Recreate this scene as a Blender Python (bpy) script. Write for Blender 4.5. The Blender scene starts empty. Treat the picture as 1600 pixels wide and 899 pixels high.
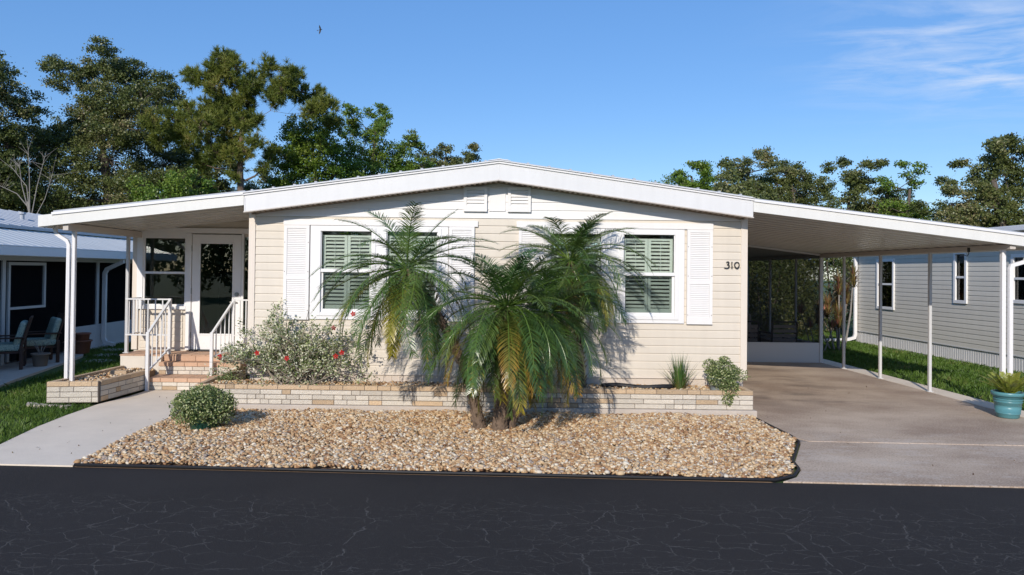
import bpy, math, random
import numpy as np
from mathutils import Vector, Matrix

# ------------------------------------------------------------------ camera, world, sun, exposure
scene = bpy.context.scene
col = scene.collection
cam_data = bpy.data.cameras.new("camera")
cam = bpy.data.objects.new("camera", cam_data)
col.objects.link(cam)
cam.matrix_world = (Matrix.Translation((0, -10.85, 1.95)) @ Matrix.Rotation(0.006, 4, 'Z')
                    @ Matrix.Rotation(math.pi / 2 + 0.0127, 4, 'X') @ Matrix.Rotation(0.0118, 4, 'Z'))
cam_data.sensor_width = 36.0
cam_data.lens = 36.0 * 1150 / 1600
cam_data.shift_x = 50 / 1600
cam_data.shift_y = -39.5 / 1600
cam_data.clip_end = 2000
scene.camera = cam

SUN_EL = math.radians(26.3)
SUN_AZ = math.radians(18.0)          # light travels towards +Y and +X
world = bpy.data.worlds.new("World")
scene.world = world
world.use_nodes = True
wn, wl = world.node_tree.nodes, world.node_tree.links
for n in list(wn): wn.remove(n)
wout = wn.new('ShaderNodeOutputWorld'); wbg = wn.new('ShaderNodeBackground')
sky = wn.new('ShaderNodeTexSky'); sky.sky_type = 'NISHITA'; sky.sun_disc = False
sky.sun_elevation = SUN_EL; sky.sun_rotation = math.pi + SUN_AZ
sky.air_density = 1.0; sky.dust_density = 0.15; sky.ozone_density = 2.6; sky.altitude = 0
wbg.inputs['Strength'].default_value = 0.142
# thin cirrus, high in the sky on the right
tc = wn.new('ShaderNodeTexCoord')
def wmath(op, a, b=None, clamp=False):
    n = wn.new('ShaderNodeMath'); n.operation = op; n.use_clamp = clamp
    for i, v in enumerate((a, b)):
        if v is None: continue
        if isinstance(v, (int, float)): n.inputs[i].default_value = v
        else: wl.new(v, n.inputs[i])
    return n.outputs[0]
sep = wn.new('ShaderNodeSeparateXYZ'); wl.new(tc.outputs['Generated'], sep.inputs[0])
zc = wmath('MAXIMUM', sep.outputs[2], 0.03)
px = wmath('DIVIDE', sep.outputs[0], zc); py = wmath('DIVIDE', sep.outputs[1], zc)
cmb = wn.new('ShaderNodeCombineXYZ'); wl.new(px, cmb.inputs[0]); wl.new(py, cmb.inputs[1])
mp = wn.new('ShaderNodeMapping'); wl.new(cmb.outputs[0], mp.inputs[0])
mp.inputs['Rotation'].default_value = (0, 0, math.radians(35)); mp.inputs['Scale'].default_value = (1.6, 2.6, 1)
nz = wn.new('ShaderNodeTexNoise'); nz.inputs['Scale'].default_value = 1.1; nz.inputs['Detail'].default_value = 9
nz.inputs['Roughness'].default_value = 0.62; nz.inputs['Distortion'].default_value = 0.5
wl.new(mp.outputs[0], nz.inputs[0])
fine = wmath('MULTIPLY', wmath('SUBTRACT', nz.outputs['Fac'], 0.41), 3.4, True)
def gauss(cx, cz, sx, sz):
    dx = wmath('DIVIDE', wmath('SUBTRACT', wmath('DIVIDE', sep.outputs[0], wmath('MAXIMUM', sep.outputs[1], 0.05)), cx), sx)
    dz = wmath('DIVIDE', wmath('SUBTRACT', wmath('DIVIDE', sep.outputs[2], wmath('MAXIMUM', sep.outputs[1], 0.05)), cz), sz)
    r2 = wmath('ADD', wmath('MULTIPLY', dx, dx), wmath('MULTIPLY', dz, dz))
    return wmath('POWER', 2.718, wmath('MULTIPLY', r2, -1.0))
m1 = gauss(0.68, 0.315, 0.17, 0.075); m2 = gauss(0.74, 0.285, 0.10, 0.03); m3 = gauss(0.50, 0.29, 0.06, 0.06)
msk = wmath('ADD', wmath('ADD', m1, wmath('MULTIPLY', m2, 0.6)), wmath('MULTIPLY', m3, 0.30), True)
cf = wmath('MULTIPLY', wmath('MULTIPLY', fine, msk), 0.85, True)
hsv = wn.new('ShaderNodeHueSaturation'); hsv.inputs['Saturation'].default_value = 1.20; hsv.inputs['Hue'].default_value = 0.507
wl.new(sky.outputs[0], hsv.inputs['Color'])
cmix = wn.new('ShaderNodeMix'); cmix.data_type = 'RGBA'
even = wn.new('ShaderNodeMix'); even.data_type = 'RGBA'; even.inputs[0].default_value = 0.42
wl.new(hsv.outputs[0], even.inputs[6]); even.inputs[7].default_value = (1.05, 2.65, 5.9, 1)
wl.new(cf, cmix.inputs[0]); wl.new(even.outputs[2], cmix.inputs[6]); cmix.inputs[7].default_value = (4.6, 5.3, 6.6, 1)
wl.new(cmix.outputs[2], wbg.inputs[0]); wl.new(wbg.outputs[0], wout.inputs[0])

sun_data = bpy.data.lights.new("sun", 'SUN'); sun_data.energy = 3.8; sun_data.angle = math.radians(0.53)
sun_data.color = (1.0, 0.92, 0.82)
sun = bpy.data.objects.new("sun", sun_data); col.objects.link(sun)
sd = Vector((math.sin(SUN_AZ) * math.cos(SUN_EL), math.cos(SUN_AZ) * math.cos(SUN_EL), -math.sin(SUN_EL)))
sun.rotation_euler = sd.to_track_quat('-Z', 'Y').to_euler()
scene.view_settings.view_transform = 'Standard'
scene.view_settings.look = 'None'
scene.view_settings.exposure = 0.05
scene.view_settings.gamma = 1.0
try:
    scene.cycles.transparent_max_bounces = 16
    scene.cycles.max_bounces = 8
except Exception: pass

rnd = random.Random(7)
rng = np.random.default_rng(11)

# ------------------------------------------------------------------ materials
MATS = {}
def mat(name, color, rough=0.6, noise=None, spec=0.4, metal=0.0, bump=None, trans=0.0, island=0.0, coat=0.0, streak=0.0):
    """noise=(scale, amount, detail); bump=(scale, strength); island=per-piece value variation"""
    if name in MATS: return MATS[name]
    m = bpy.data.materials.new(name); m.use_nodes = True
    nt = m.node_tree; b = nt.nodes['Principled BSDF']
    b.inputs['Base Color'].default_value = (*color, 1); b.inputs['Roughness'].default_value = rough
    b.inputs['Specular IOR Level'].default_value = spec; b.inputs['Metallic'].default_value = metal
    b.inputs['Coat Weight'].default_value = coat
    last = None
    tcn = nt.nodes.new('ShaderNodeTexCoord')
    def scaled(src, fac_socket, lo, hi):
        mr = nt.nodes.new('ShaderNodeMapRange'); nt.links.new(fac_socket, mr.inputs[0])
        mr.inputs[3].default_value = lo; mr.inputs[4].default_value = hi
        mx = nt.nodes.new('ShaderNodeMix'); mx.data_type = 'RGBA'; mx.blend_type = 'MULTIPLY'; mx.inputs[0].default_value = 1
        if src is None: mx.inputs[6].default_value = (*color, 1)
        else: nt.links.new(src, mx.inputs[6])
        nt.links.new(mr.outputs[0], mx.inputs[7]); return mx.outputs[2]
    if noise:
        n = nt.nodes.new('ShaderNodeTexNoise'); n.inputs['Scale'].default_value = noise[0]
        n.inputs['Detail'].default_value = noise[2] if len(noise) > 2 else 5; n.inputs['Roughness'].default_value = 0.65
        nt.links.new(tcn.outputs['Object'], n.inputs[0])
        last = scaled(last, n.outputs['Fac'], 1 - 2 * noise[1], 1 + 2 * noise[1] * 0.8)
    if streak:   # vertical dirt runs left by rain
        smp = nt.nodes.new('ShaderNodeMapping'); smp.inputs['Scale'].default_value = (9, 9, 0.7); nt.links.new(tcn.outputs['Object'], smp.inputs[0])
        n = nt.nodes.new('ShaderNodeTexNoise'); n.inputs['Scale'].default_value = 1.0; n.inputs['Detail'].default_value = 6
        nt.links.new(smp.outputs[0], n.inputs[0]); last = scaled(last, n.outputs['Fac'], 1 - 2 * streak, 1 + streak)
    if island:
        g = nt.nodes.new('ShaderNodeNewGeometry')
        last = scaled(last, g.outputs['Random Per Island'], 1 - island, 1 + island)
    if last is not None: nt.links.new(last, b.inputs['Base Color'])
    if bump:
        n = nt.nodes.new('ShaderNodeTexNoise'); n.inputs['Scale'].default_value = bump[0]; n.inputs['Detail'].default_value = 6
        nt.links.new(tcn.outputs['Object'], n.inputs[0])
        bp = nt.nodes.new('ShaderNodeBump'); bp.inputs['Strength'].default_value = bump[1]; bp.inputs['Distance'].default_value = 0.02
        nt.links.new(n.outputs['Fac'], bp.inputs['Height']); nt.links.new(bp.outputs[0], b.inputs['Normal'])
    if trans:
        t = nt.nodes.new('ShaderNodeBsdfTranslucent'); mxs = nt.nodes.new('ShaderNodeMixShader')
        mxs.inputs[0].default_value = trans
        if last is not None: nt.links.new(last, t.inputs[0])
        else: t.inputs[0].default_value = (*color, 1)
        out = nt.nodes['Material Output']
        nt.links.new(b.outputs[0], mxs.inputs[1]); nt.links.new(t.outputs[0], mxs.inputs[2]); nt.links.new(mxs.outputs[0], out.inputs[0])
    MATS[name] = m
    return m

def leafmat(name, stops, rough=0.45, trans=0.25, spec=0.4, patch=0.0):
    """leaf pigment varies from leaf to leaf through a ramp; patch = large-scale pigment variation"""
    m = bpy.data.materials.new(name); m.use_nodes = True; nt = m.node_tree; b = nt.nodes['Principled BSDF']
    g = nt.nodes.new('ShaderNodeNewGeometry'); r = nt.nodes.new('ShaderNodeValToRGB')
    cr = r.color_ramp
    while len(cr.elements) < len(stops): cr.elements.new(0.5)
    for e, (p, c) in zip(cr.elements, stops): e.position = p; e.color = (*c, 1)
    src = g.outputs['Random Per Island']
    if patch:
        tcn = nt.nodes.new('ShaderNodeTexCoord'); n = nt.nodes.new('ShaderNodeTexNoise'); n.inputs['Scale'].default_value = patch
        nt.links.new(tcn.outputs['Object'], n.inputs[0])
        mx = nt.nodes.new('ShaderNodeMath'); mx.operation = 'MULTIPLY_ADD'; mx.inputs[1].default_value = 0.45
        sh = nt.nodes.new('ShaderNodeMath'); sh.operation = 'MULTIPLY_ADD'; sh.inputs[1].default_value = 1.6; sh.inputs[2].default_value = -0.52
        nt.links.new(n.outputs['Fac'], sh.inputs[0]); nt.links.new(src, mx.inputs[0]); nt.links.new(sh.outputs[0], mx.inputs[2]); src = mx.outputs[0]
    nt.links.new(src, r.inputs[0]); nt.links.new(r.outputs[0], b.inputs['Base Color'])
    b.inputs['Roughness'].default_value = rough; b.inputs['Specular IOR Level'].default_value = spec
    t = nt.nodes.new('ShaderNodeBsdfTranslucent'); mxs = nt.nodes.new('ShaderNodeMixShader'); mxs.inputs[0].default_value = trans
    nt.links.new(r.outputs[0], t.inputs[0]); out = nt.nodes['Material Output']
    nt.links.new(b.outputs[0], mxs.inputs[1]); nt.links.new(t.outputs[0], mxs.inputs[2]); nt.links.new(mxs.outputs[0], out.inputs[0])
    MATS[name] = m
    return m

def attrmat(name, rough=0.4, trans=0.2, spec=0.5):
    m = bpy.data.materials.new(name); m.use_nodes = True; nt = m.node_tree; b = nt.nodes['Principled BSDF']
    a = nt.nodes.new('ShaderNodeAttribute'); a.attribute_name = 'pigment'
    nt.links.new(a.outputs['Color'], b.inputs['Base Color'])
    b.inputs['Roughness'].default_value = rough; b.inputs['Specular IOR Level'].default_value = spec
    t = nt.nodes.new('ShaderNodeBsdfTranslucent'); mxs = nt.nodes.new('ShaderNodeMixShader'); mxs.inputs[0].default_value = trans
    nt.links.new(a.outputs['Color'], t.inputs[0]); out = nt.nodes['Material Output']
    nt.links.new(b.outputs[0], mxs.inputs[1]); nt.links.new(t.outputs[0], mxs.inputs[2]); nt.links.new(mxs.outputs[0], out.inputs[0])
    MATS[name] = m
    return m

def glassmat(name, tint, ior=1.5, rough=0.0):
    m = bpy.data.materials.new(name); m.use_nodes = True; nt = m.node_tree
    for n in list(nt.nodes): nt.nodes.remove(n)
    out = nt.nodes.new('ShaderNodeOutputMaterial'); t = nt.nodes.new('ShaderNodeBsdfTransparent'); t.inputs[0].default_value = (*tint, 1)
    g = nt.nodes.new('ShaderNodeBsdfGlossy'); g.inputs['Roughness'].default_value = rough
    f = nt.nodes.new('ShaderNodeFresnel'); f.inputs[0].default_value = ior
    mx = nt.nodes.new('ShaderNodeMixShader')
    nt.links.new(f.outputs[0], mx.inputs[0]); nt.links.new(t.outputs[0], mx.inputs[1]); nt.links.new(g.outputs[0], mx.inputs[2])
    nt.links.new(mx.outputs[0], out.inputs[0]); MATS[name] = m; return m

def screenmat(name, opacity, c):
    m = bpy.data.materials.new(name); m.use_nodes = True; nt = m.node_tree
    for n in list(nt.nodes): nt.nodes.remove(n)
    out = nt.nodes.new('ShaderNodeOutputMaterial'); t = nt.nodes.new('ShaderNodeBsdfTransparent')
    d = nt.nodes.new('ShaderNodeBsdfDiffuse'); d.inputs[0].default_value = (*c, 1)
    mx = nt.nodes.new('ShaderNodeMixShader'); mx.inputs[0].default_value = opacity
    nt.links.new(t.outputs[0], mx.inputs[1]); nt.links.new(d.outputs[0], mx.inputs[2]); nt.links.new(mx.outputs[0], out.inputs[0])
    MATS[name] = m; return m

white = mat('white_painted_aluminium', (0.80, 0.79, 0.79), 0.42, (1.3, 0.03, 4))
white_trim = mat('white_vinyl_trim', (0.82, 0.81, 0.80), 0.4)
fascia_m = mat('fascia_aluminium', (0.74, 0.735, 0.73), 0.42, (0.9, 0.035, 5), streak=0.05, bump=(1.6, 0.25))
awning_m = mat('awning_fascia_aluminium', (0.76, 0.75, 0.71), 0.42, (0.9, 0.035, 5), streak=0.05, bump=(1.6, 0.25))
ceil_m = mat('pan_roof_underside', (0.60, 0.575, 0.535), 0.25, (1.1, 0.05, 4), spec=0.55)
beige = mat('beige_vinyl_siding', (0.70, 0.63, 0.53), 0.55, (1.7, 0.03, 5), island=0.02, streak=0.045)
beige_trim = mat('beige_corner_trim', (0.74, 0.66, 0.57), 0.5)
white_siding = mat('white_vinyl_siding', (0.83, 0.81, 0.79), 0.5, (1.7, 0.02, 5), streak=0.03)
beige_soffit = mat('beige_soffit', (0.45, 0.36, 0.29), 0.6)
grey_siding = mat('grey_vinyl_siding', (0.68, 0.64, 0.56), 0.55, (1.2, 0.04, 5), island=0.03, streak=0.04)
skirt_m = mat('white_skirting', (0.70, 0.69, 0.68), 0.5, (3, 0.06, 5))
roof_metal = mat('roof_metal', (0.42, 0.44, 0.47), 0.4, (1.5, 0.08, 5), spec=0.5)
roof_white = mat('roof_pan_white', (0.66, 0.66, 0.63), 0.45, (1.5, 0.08, 5))
grey_post = mat('post_aluminium', (0.60, 0.60, 0.60), 0.42, (3, 0.04, 4))
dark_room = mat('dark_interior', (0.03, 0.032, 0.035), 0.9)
dark_metal = mat('dark_metal', (0.03, 0.03, 0.03), 0.45)
brass = mat('satin_nickel', (0.35, 0.34, 0.32), 0.3, metal=0.9)
concrete = mat('concrete_light', (0.76, 0.66, 0.54), 0.85, (2.2, 0.09, 8), bump=(60, 0.15))
footing_m = mat('concrete_footing', (0.54, 0.475, 0.41), 0.9, (4, 0.12, 8), bump=(50, 0.3))
stone_white = mat('cast_stone_cream', (0.66, 0.60, 0.51), 0.85, (16, 0.09, 6), bump=(70, 0.9), island=0.13)
stone_tan = mat('cast_stone_tan', (0.58, 0.43, 0.28), 0.85, (13, 0.12, 6), bump=(70, 0.9), island=0.18)
mortar = mat('dark_mortar', (0.20, 0.17, 0.145), 0.95)
tile_m = mat('terracotta_tile', (0.56, 0.36, 0.24), 0.75, (9, 0.1, 6), bump=(60, 0.3), island=0.08)
cream_stucco = mat('cream_stucco', (0.70, 0.64, 0.55), 0.85, (8, 0.05, 6))
glass_up = glassmat('window_glass', (0.87, 0.91, 0.885))
glass_low = glassmat('screened_window_glass', (0.73, 0.775, 0.755))
glass_dark = glassmat('door_glass', (0.60, 0.68, 0.65), ior=1.75)
screen_m = screenmat('insect_screen', 0.50, (0.035, 0.037, 0.042))
shutter_in = mat('interior_louvre_white', (0.80, 0.80, 0.78), 0.5)
bark = mat('bark_grey_brown', (0.13, 0.105, 0.085), 0.95, (6, 0.2, 6), bump=(20, 0.8))
bark_pine = mat('bark_pine', (0.17, 0.12, 0.09), 0.95, (6, 0.2, 6), bump=(20, 0.8))
bark_pale = mat('dead_twig', (0.27, 0.25, 0.23), 0.95)
palm_bark = mat('palm_fibre_bark', (0.17, 0.12, 0.085), 0.95, (14, 0.3, 6), bump=(40, 1.0), island=0.35)
teal_m = mat('teal_glazed_resin', (0.10, 0.27, 0.30), 0.35, (3, 0.05, 5))
green_pot = mat('green_resin_pot', (0.02, 0.085, 0.06), 0.4)
blue_pot = mat('blue_grey_pot', (0.32, 0.38, 0.40), 0.5, (5, 0.08, 5))
terracotta = mat('terracotta_pot', (0.30, 0.13, 0.085), 0.75, (5, 0.1, 5))
clay_pot = mat('beige_clay_pot', (0.26, 0.20, 0.16), 0.8, (5, 0.1, 5))
wood_dark = mat('dark_stained_wood', (0.07, 0.035, 0.025), 0.6, (8, 0.15, 5))
rubber = mat('black_plastic', (0.018, 0.018, 0.02), 0.55)
soil = mat('potting_soil', (0.07, 0.05, 0.035), 0.95, bump=(50, 0.8))
red_petal = mat('red_petal', (0.55, 0.02, 0.02), 0.5, trans=0.3)
chair_fabric = mat('grey_strap', (0.40, 0.36, 0.34), 0.7)

# ------------------------------------------------------------------ mesh helpers
def world_origin(o):
    v = Vector((0, 0, 0))
    while o is not None: v = v + o.location; o = o.parent
    return v

class MB:
    def __init__(s): s.v = []; s.f = []; s.m = []
    def add(s, vs, fs, mi=0):
        o = len(s.v); s.v.extend([tuple(p) for p in vs]); s.f.extend([tuple(i + o for i in f) for f in fs]); s.m.extend([mi] * len(fs)); return s
    def box(s, x0, x1, y0, y1, z0, z1, mi=0):
        vs = [(x0,y0,z0),(x1,y0,z0),(x1,y1,z0),(x0,y1,z0),(x0,y0,z1),(x1,y0,z1),(x1,y1,z1),(x0,y1,z1)]
        return s.add(vs, [(0,3,2,1),(4,5,6,7),(0,1,5,4),(1,2,6,5),(2,3,7,6),(3,0,4,7)], mi)
    def rbox(s, M, sx, sy, sz, mi=0):
        vs = [M @ Vector((a*sx/2, b*sy/2, c*sz/2)) for c in (-1,1) for (a,b) in ((-1,-1),(1,-1),(1,1),(-1,1))]
        return s.add(vs, [(0,3,2,1),(4,5,6,7),(0,1,5,4),(1,2,6,5),(2,3,7,6),(3,0,4,7)], mi)
    def prism_y(s, pts, y0, y1, mi=0):
        """polygon in XZ (counterclockwise seen from -Y), extruded along Y"""
        n = len(pts)
        vs = [(x, y0, z) for x, z in pts] + [(x, y1, z) for x, z in pts]
        fs = [tuple(range(n)), tuple(range(2*n-1, n-1, -1))] + [((i+1) % n, i, i+n, (i+1) % n + n) for i in range(n)]
        return s.add(vs, fs, mi)
    def prism_z(s, pts, z0, z1, mi=0):
        n = len(pts)
        vs = [(x, y, z0) for x, y in pts] + [(x, y, z1) for x, y in pts]
        fs = [tuple(range(n-1, -1, -1)), tuple(range(n, 2*n))] + [(i, (i+1) % n, (i+1) % n + n, i+n) for i in range(n)]
        return s.add(vs, fs, mi)
    def prism_x(s, pts, x0, x1, mi=0):
        n = len(pts)
        vs = [(x0, y, z) for y, z in pts] + [(x1, y, z) for y, z in pts]
        fs = [tuple(range(n-1, -1, -1)), tuple(range(n, 2*n))] + [(i, (i+1) % n, (i+1) % n + n, i+n) for i in range(n)]
        return s.add(vs, fs, mi)
    def bar(s, a, b, w, d=None, mi=0, up=(0, 0, 1)):
        a = Vector(a); b = Vector(b); d = d or w; t = (b - a); L = t.length; t.normalize()
        u = Vector(up)
        if abs(t.dot(u)) > 0.98: u = Vector((0, 1, 0))
        sx = t.cross(u).normalized(); sz = sx.cross(t).normalized()
        M = Matrix((( sx.x, t.x, sz.x, 0), (sx.y, t.y, sz.y, 0), (sx.z, t.z, sz.z, 0), (0,0,0,1)))
        M = Matrix.Translation((a + b) / 2) @ M
        return s.rbox(M, w, L, d, mi)
    def tube(s, pts, rad, n=8, mi=0, caps=True, squash=1.0):
        pts = [Vector(p) for p in pts]
        if not hasattr(rad, '__len__'): rad = [rad] * len(pts)
        vs = []; fs = []; ref = None
        for i, p in enumerate(pts):
            t = (pts[min(i+1, len(pts)-1)] - pts[max(i-1, 0)]).normalized()
            if ref is None: ref = Vector((0, 0, 1)) if abs(t.z) < 0.9 else Vector((1, 0, 0))
            u = (ref - t * ref.dot(t)).normalized(); w = t.cross(u); ref = u
            for k in range(n):
                a = 2 * math.pi * k / n
                vs.append(p + (u * math.cos(a) + w * math.sin(a) * squash) * rad[i])
        for i in range(len(pts) - 1):
            for k in range(n):
                fs.append((i*n+k, i*n+(k+1) % n, (i+1)*n+(k+1) % n, (i+1)*n+k))
        if caps: fs.append(tuple(range(n-1, -1, -1))); fs.append(tuple((len(pts)-1)*n + k for k in range(n)))
        return s.add(vs, fs, mi)
    def lathe(s, prof, cx, cy, n=28, mi=0):
        vs = []; fs = []
        for r, z in prof:
            for k in range(n):
                a = 2*math.pi*k/n; vs.append((cx + r*math.cos(a), cy + r*math.sin(a), z))
        for i in range(len(prof)-1):
            for k in range(n): fs.append((i*n+k, i*n+(k+1) % n, (i+1)*n+(k+1) % n, (i+1)*n+k))
        fs.append(tuple(range(n-1, -1, -1))); fs.append(tuple((len(prof)-1)*n + k for k in range(n)))
        return s.add(vs, fs, mi)
    def build(s, name, mats, parent=None, smooth=False, bevel=0.0, local=False):
        me = bpy.data.meshes.new(name)
        off = Vector((0, 0, 0)) if (parent is None or local) else world_origin(parent)
        me.from_pydata([(a-off.x, b-off.y, c-off.z) for a, b, c in s.v], [], s.f)
        if not isinstance(mats, (list, tuple)): mats = [mats]
        for m in mats: me.materials.append(m)
        me.polygons.foreach_set('material_index', s.m)
        if smooth: me.polygons.foreach_set('use_smooth', [True] * len(s.f))
        me.update()
        o = bpy.data.objects.new(name, me); col.objects.link(o)
        if parent is not None: o.parent = parent
        if bevel:
            b = o.modifiers.new('bevel', 'BEVEL'); b.width = bevel; b.segments = 2; b.limit_method = 'ANGLE'
        return o

def thing(name, label, cat, loc=(0, 0, 0), group=None, rz=0.0):
    o = bpy.data.objects.new(name, None); col.objects.link(o); o.location = loc; o.rotation_euler = (0, 0, rz)
    o.empty_display_size = 0.2
    o['label'] = label; o['category'] = cat
    if group: o['group'] = group
    return o
def tag(o, label, cat, group=None, kind=None):
    o['label'] = label; o['category'] = cat
    if group: o['group'] = group
    if kind: o['kind'] = kind
    return o
def struct(o, label=None, cat=None):
    o['kind'] = 'structure'
    if label: o['label'] = label
    if cat: o['category'] = cat
    return o
def copy_tree(o, parent=None):
    c = o.copy(); col.objects.link(c)
    if parent is not None: c.parent = parent
    for ch in list(o.children): copy_tree(ch, c)
    return c

def np_mesh(name, verts, nper, mats, parent=None, mat_idx=None, colors=None, smooth=False, world=True):
    """verts: (N, nper, 3) array, one n-gon per row"""
    N = verts.shape[0]
    me = bpy.data.meshes.new(name)
    off = np.array(world_origin(parent)) if (parent is not None and world) else np.zeros(3)
    v = (verts.reshape(-1, 3) - off).astype(np.float32)
    me.vertices.add(N * nper); me.vertices.foreach_set('co', v.ravel())
    me.loops.add(N * nper); me.loops.foreach_set('vertex_index', np.arange(N * nper, dtype=np.int32))
    me.polygons.add(N); me.polygons.foreach_set('loop_start', np.arange(0, N * nper, nper, dtype=np.int32))
    me.polygons.foreach_set('loop_total', np.full(N, nper, dtype=np.int32))
    for m in (mats if isinstance(mats, (list, tuple)) else [mats]): me.materials.append(m)
    if mat_idx is not None: me.polygons.foreach_set('material_index', mat_idx.astype(np.int32))
    if colors is not None:
        ca = me.color_attributes.new('pigment', 'FLOAT_COLOR', 'POINT')
        c4 = np.concatenate([colors.reshape(-1, 3), np.ones((N * nper, 1))], axis=1).astype(np.float32)
        ca.data.foreach_set('color', c4.ravel())
    me.update(calc_edges=True); me.validate()
    o = bpy.data.objects.new(name, me); col.objects.link(o)
    if parent is not None: o.parent = parent
    return o

def unit(a): return a / np.maximum(np.linalg.norm(a, axis=-1, keepdims=True), 1e-9)
def leaf_quads(c, size, aspect=0.55, up=0.3, r=rng, dirs=None):
    """kite-shaped leaves at centres c (N,3)"""
    N = len(c); d = unit(r.normal(size=(N, 3))) if dirs is None else unit(dirs + r.normal(size=(N, 3)) * 0.35)
    nrm = unit(r.normal(size=(N, 3)) + np.array([0, 0, up])); s = unit(np.cross(d, nrm))
    L = (size * r.uniform(0.65, 1.3, size=(N, 1))); W = L * aspect
    return np.stack([c - d*L*0.5, c + s*W*0.5 - d*L*0.05, c + d*L*0.5, c - s*W*0.5 - d*L*0.05], axis=1)

# ------------------------------------------------------------------ the setting: ground, road, driveway, walk, gravel
def road_y(x): return -3.60 - 0.032 * (x + 4.75)

def ground_material():
    m = bpy.data.materials.new('lawn_soil'); m.use_nodes = True; nt = m.node_tree; b = nt.nodes['Principled BSDF']
    tcn = nt.nodes.new('ShaderNodeTexCoord'); n = nt.nodes.new('ShaderNodeTexNoise'); n.inputs['Scale'].default_value = 1.6; n.inputs['Detail'].default_value = 8
    nt.links.new(tcn.outputs['Object'], n.inputs[0])
    r = nt.nodes.new('ShaderNodeValToRGB'); r.color_ramp.elements[0].position = 0.38; r.color_ramp.elements[0].color = (0.035, 0.075, 0.012, 1)
    r.color_ramp.elements[1].position = 0.68; r.color_ramp.elements[1].color = (0.085, 0.11, 0.03, 1)
    nt.links.new(n.outputs['Fac'], r.inputs[0]); nt.links.new(r.outputs[0], b.inputs['Base Color']); b.inputs['Roughness'].default_value = 0.95
    return m
g = MB().add([(-300, -300, -0.03), (300, -300, -0.03), (300, 300, -0.03), (-300, 300, -0.03)], [(0, 1, 2, 3)])
struct(g.build('ground', ground_material()), 'green lawn soil under and around the homes', 'ground')

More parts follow.
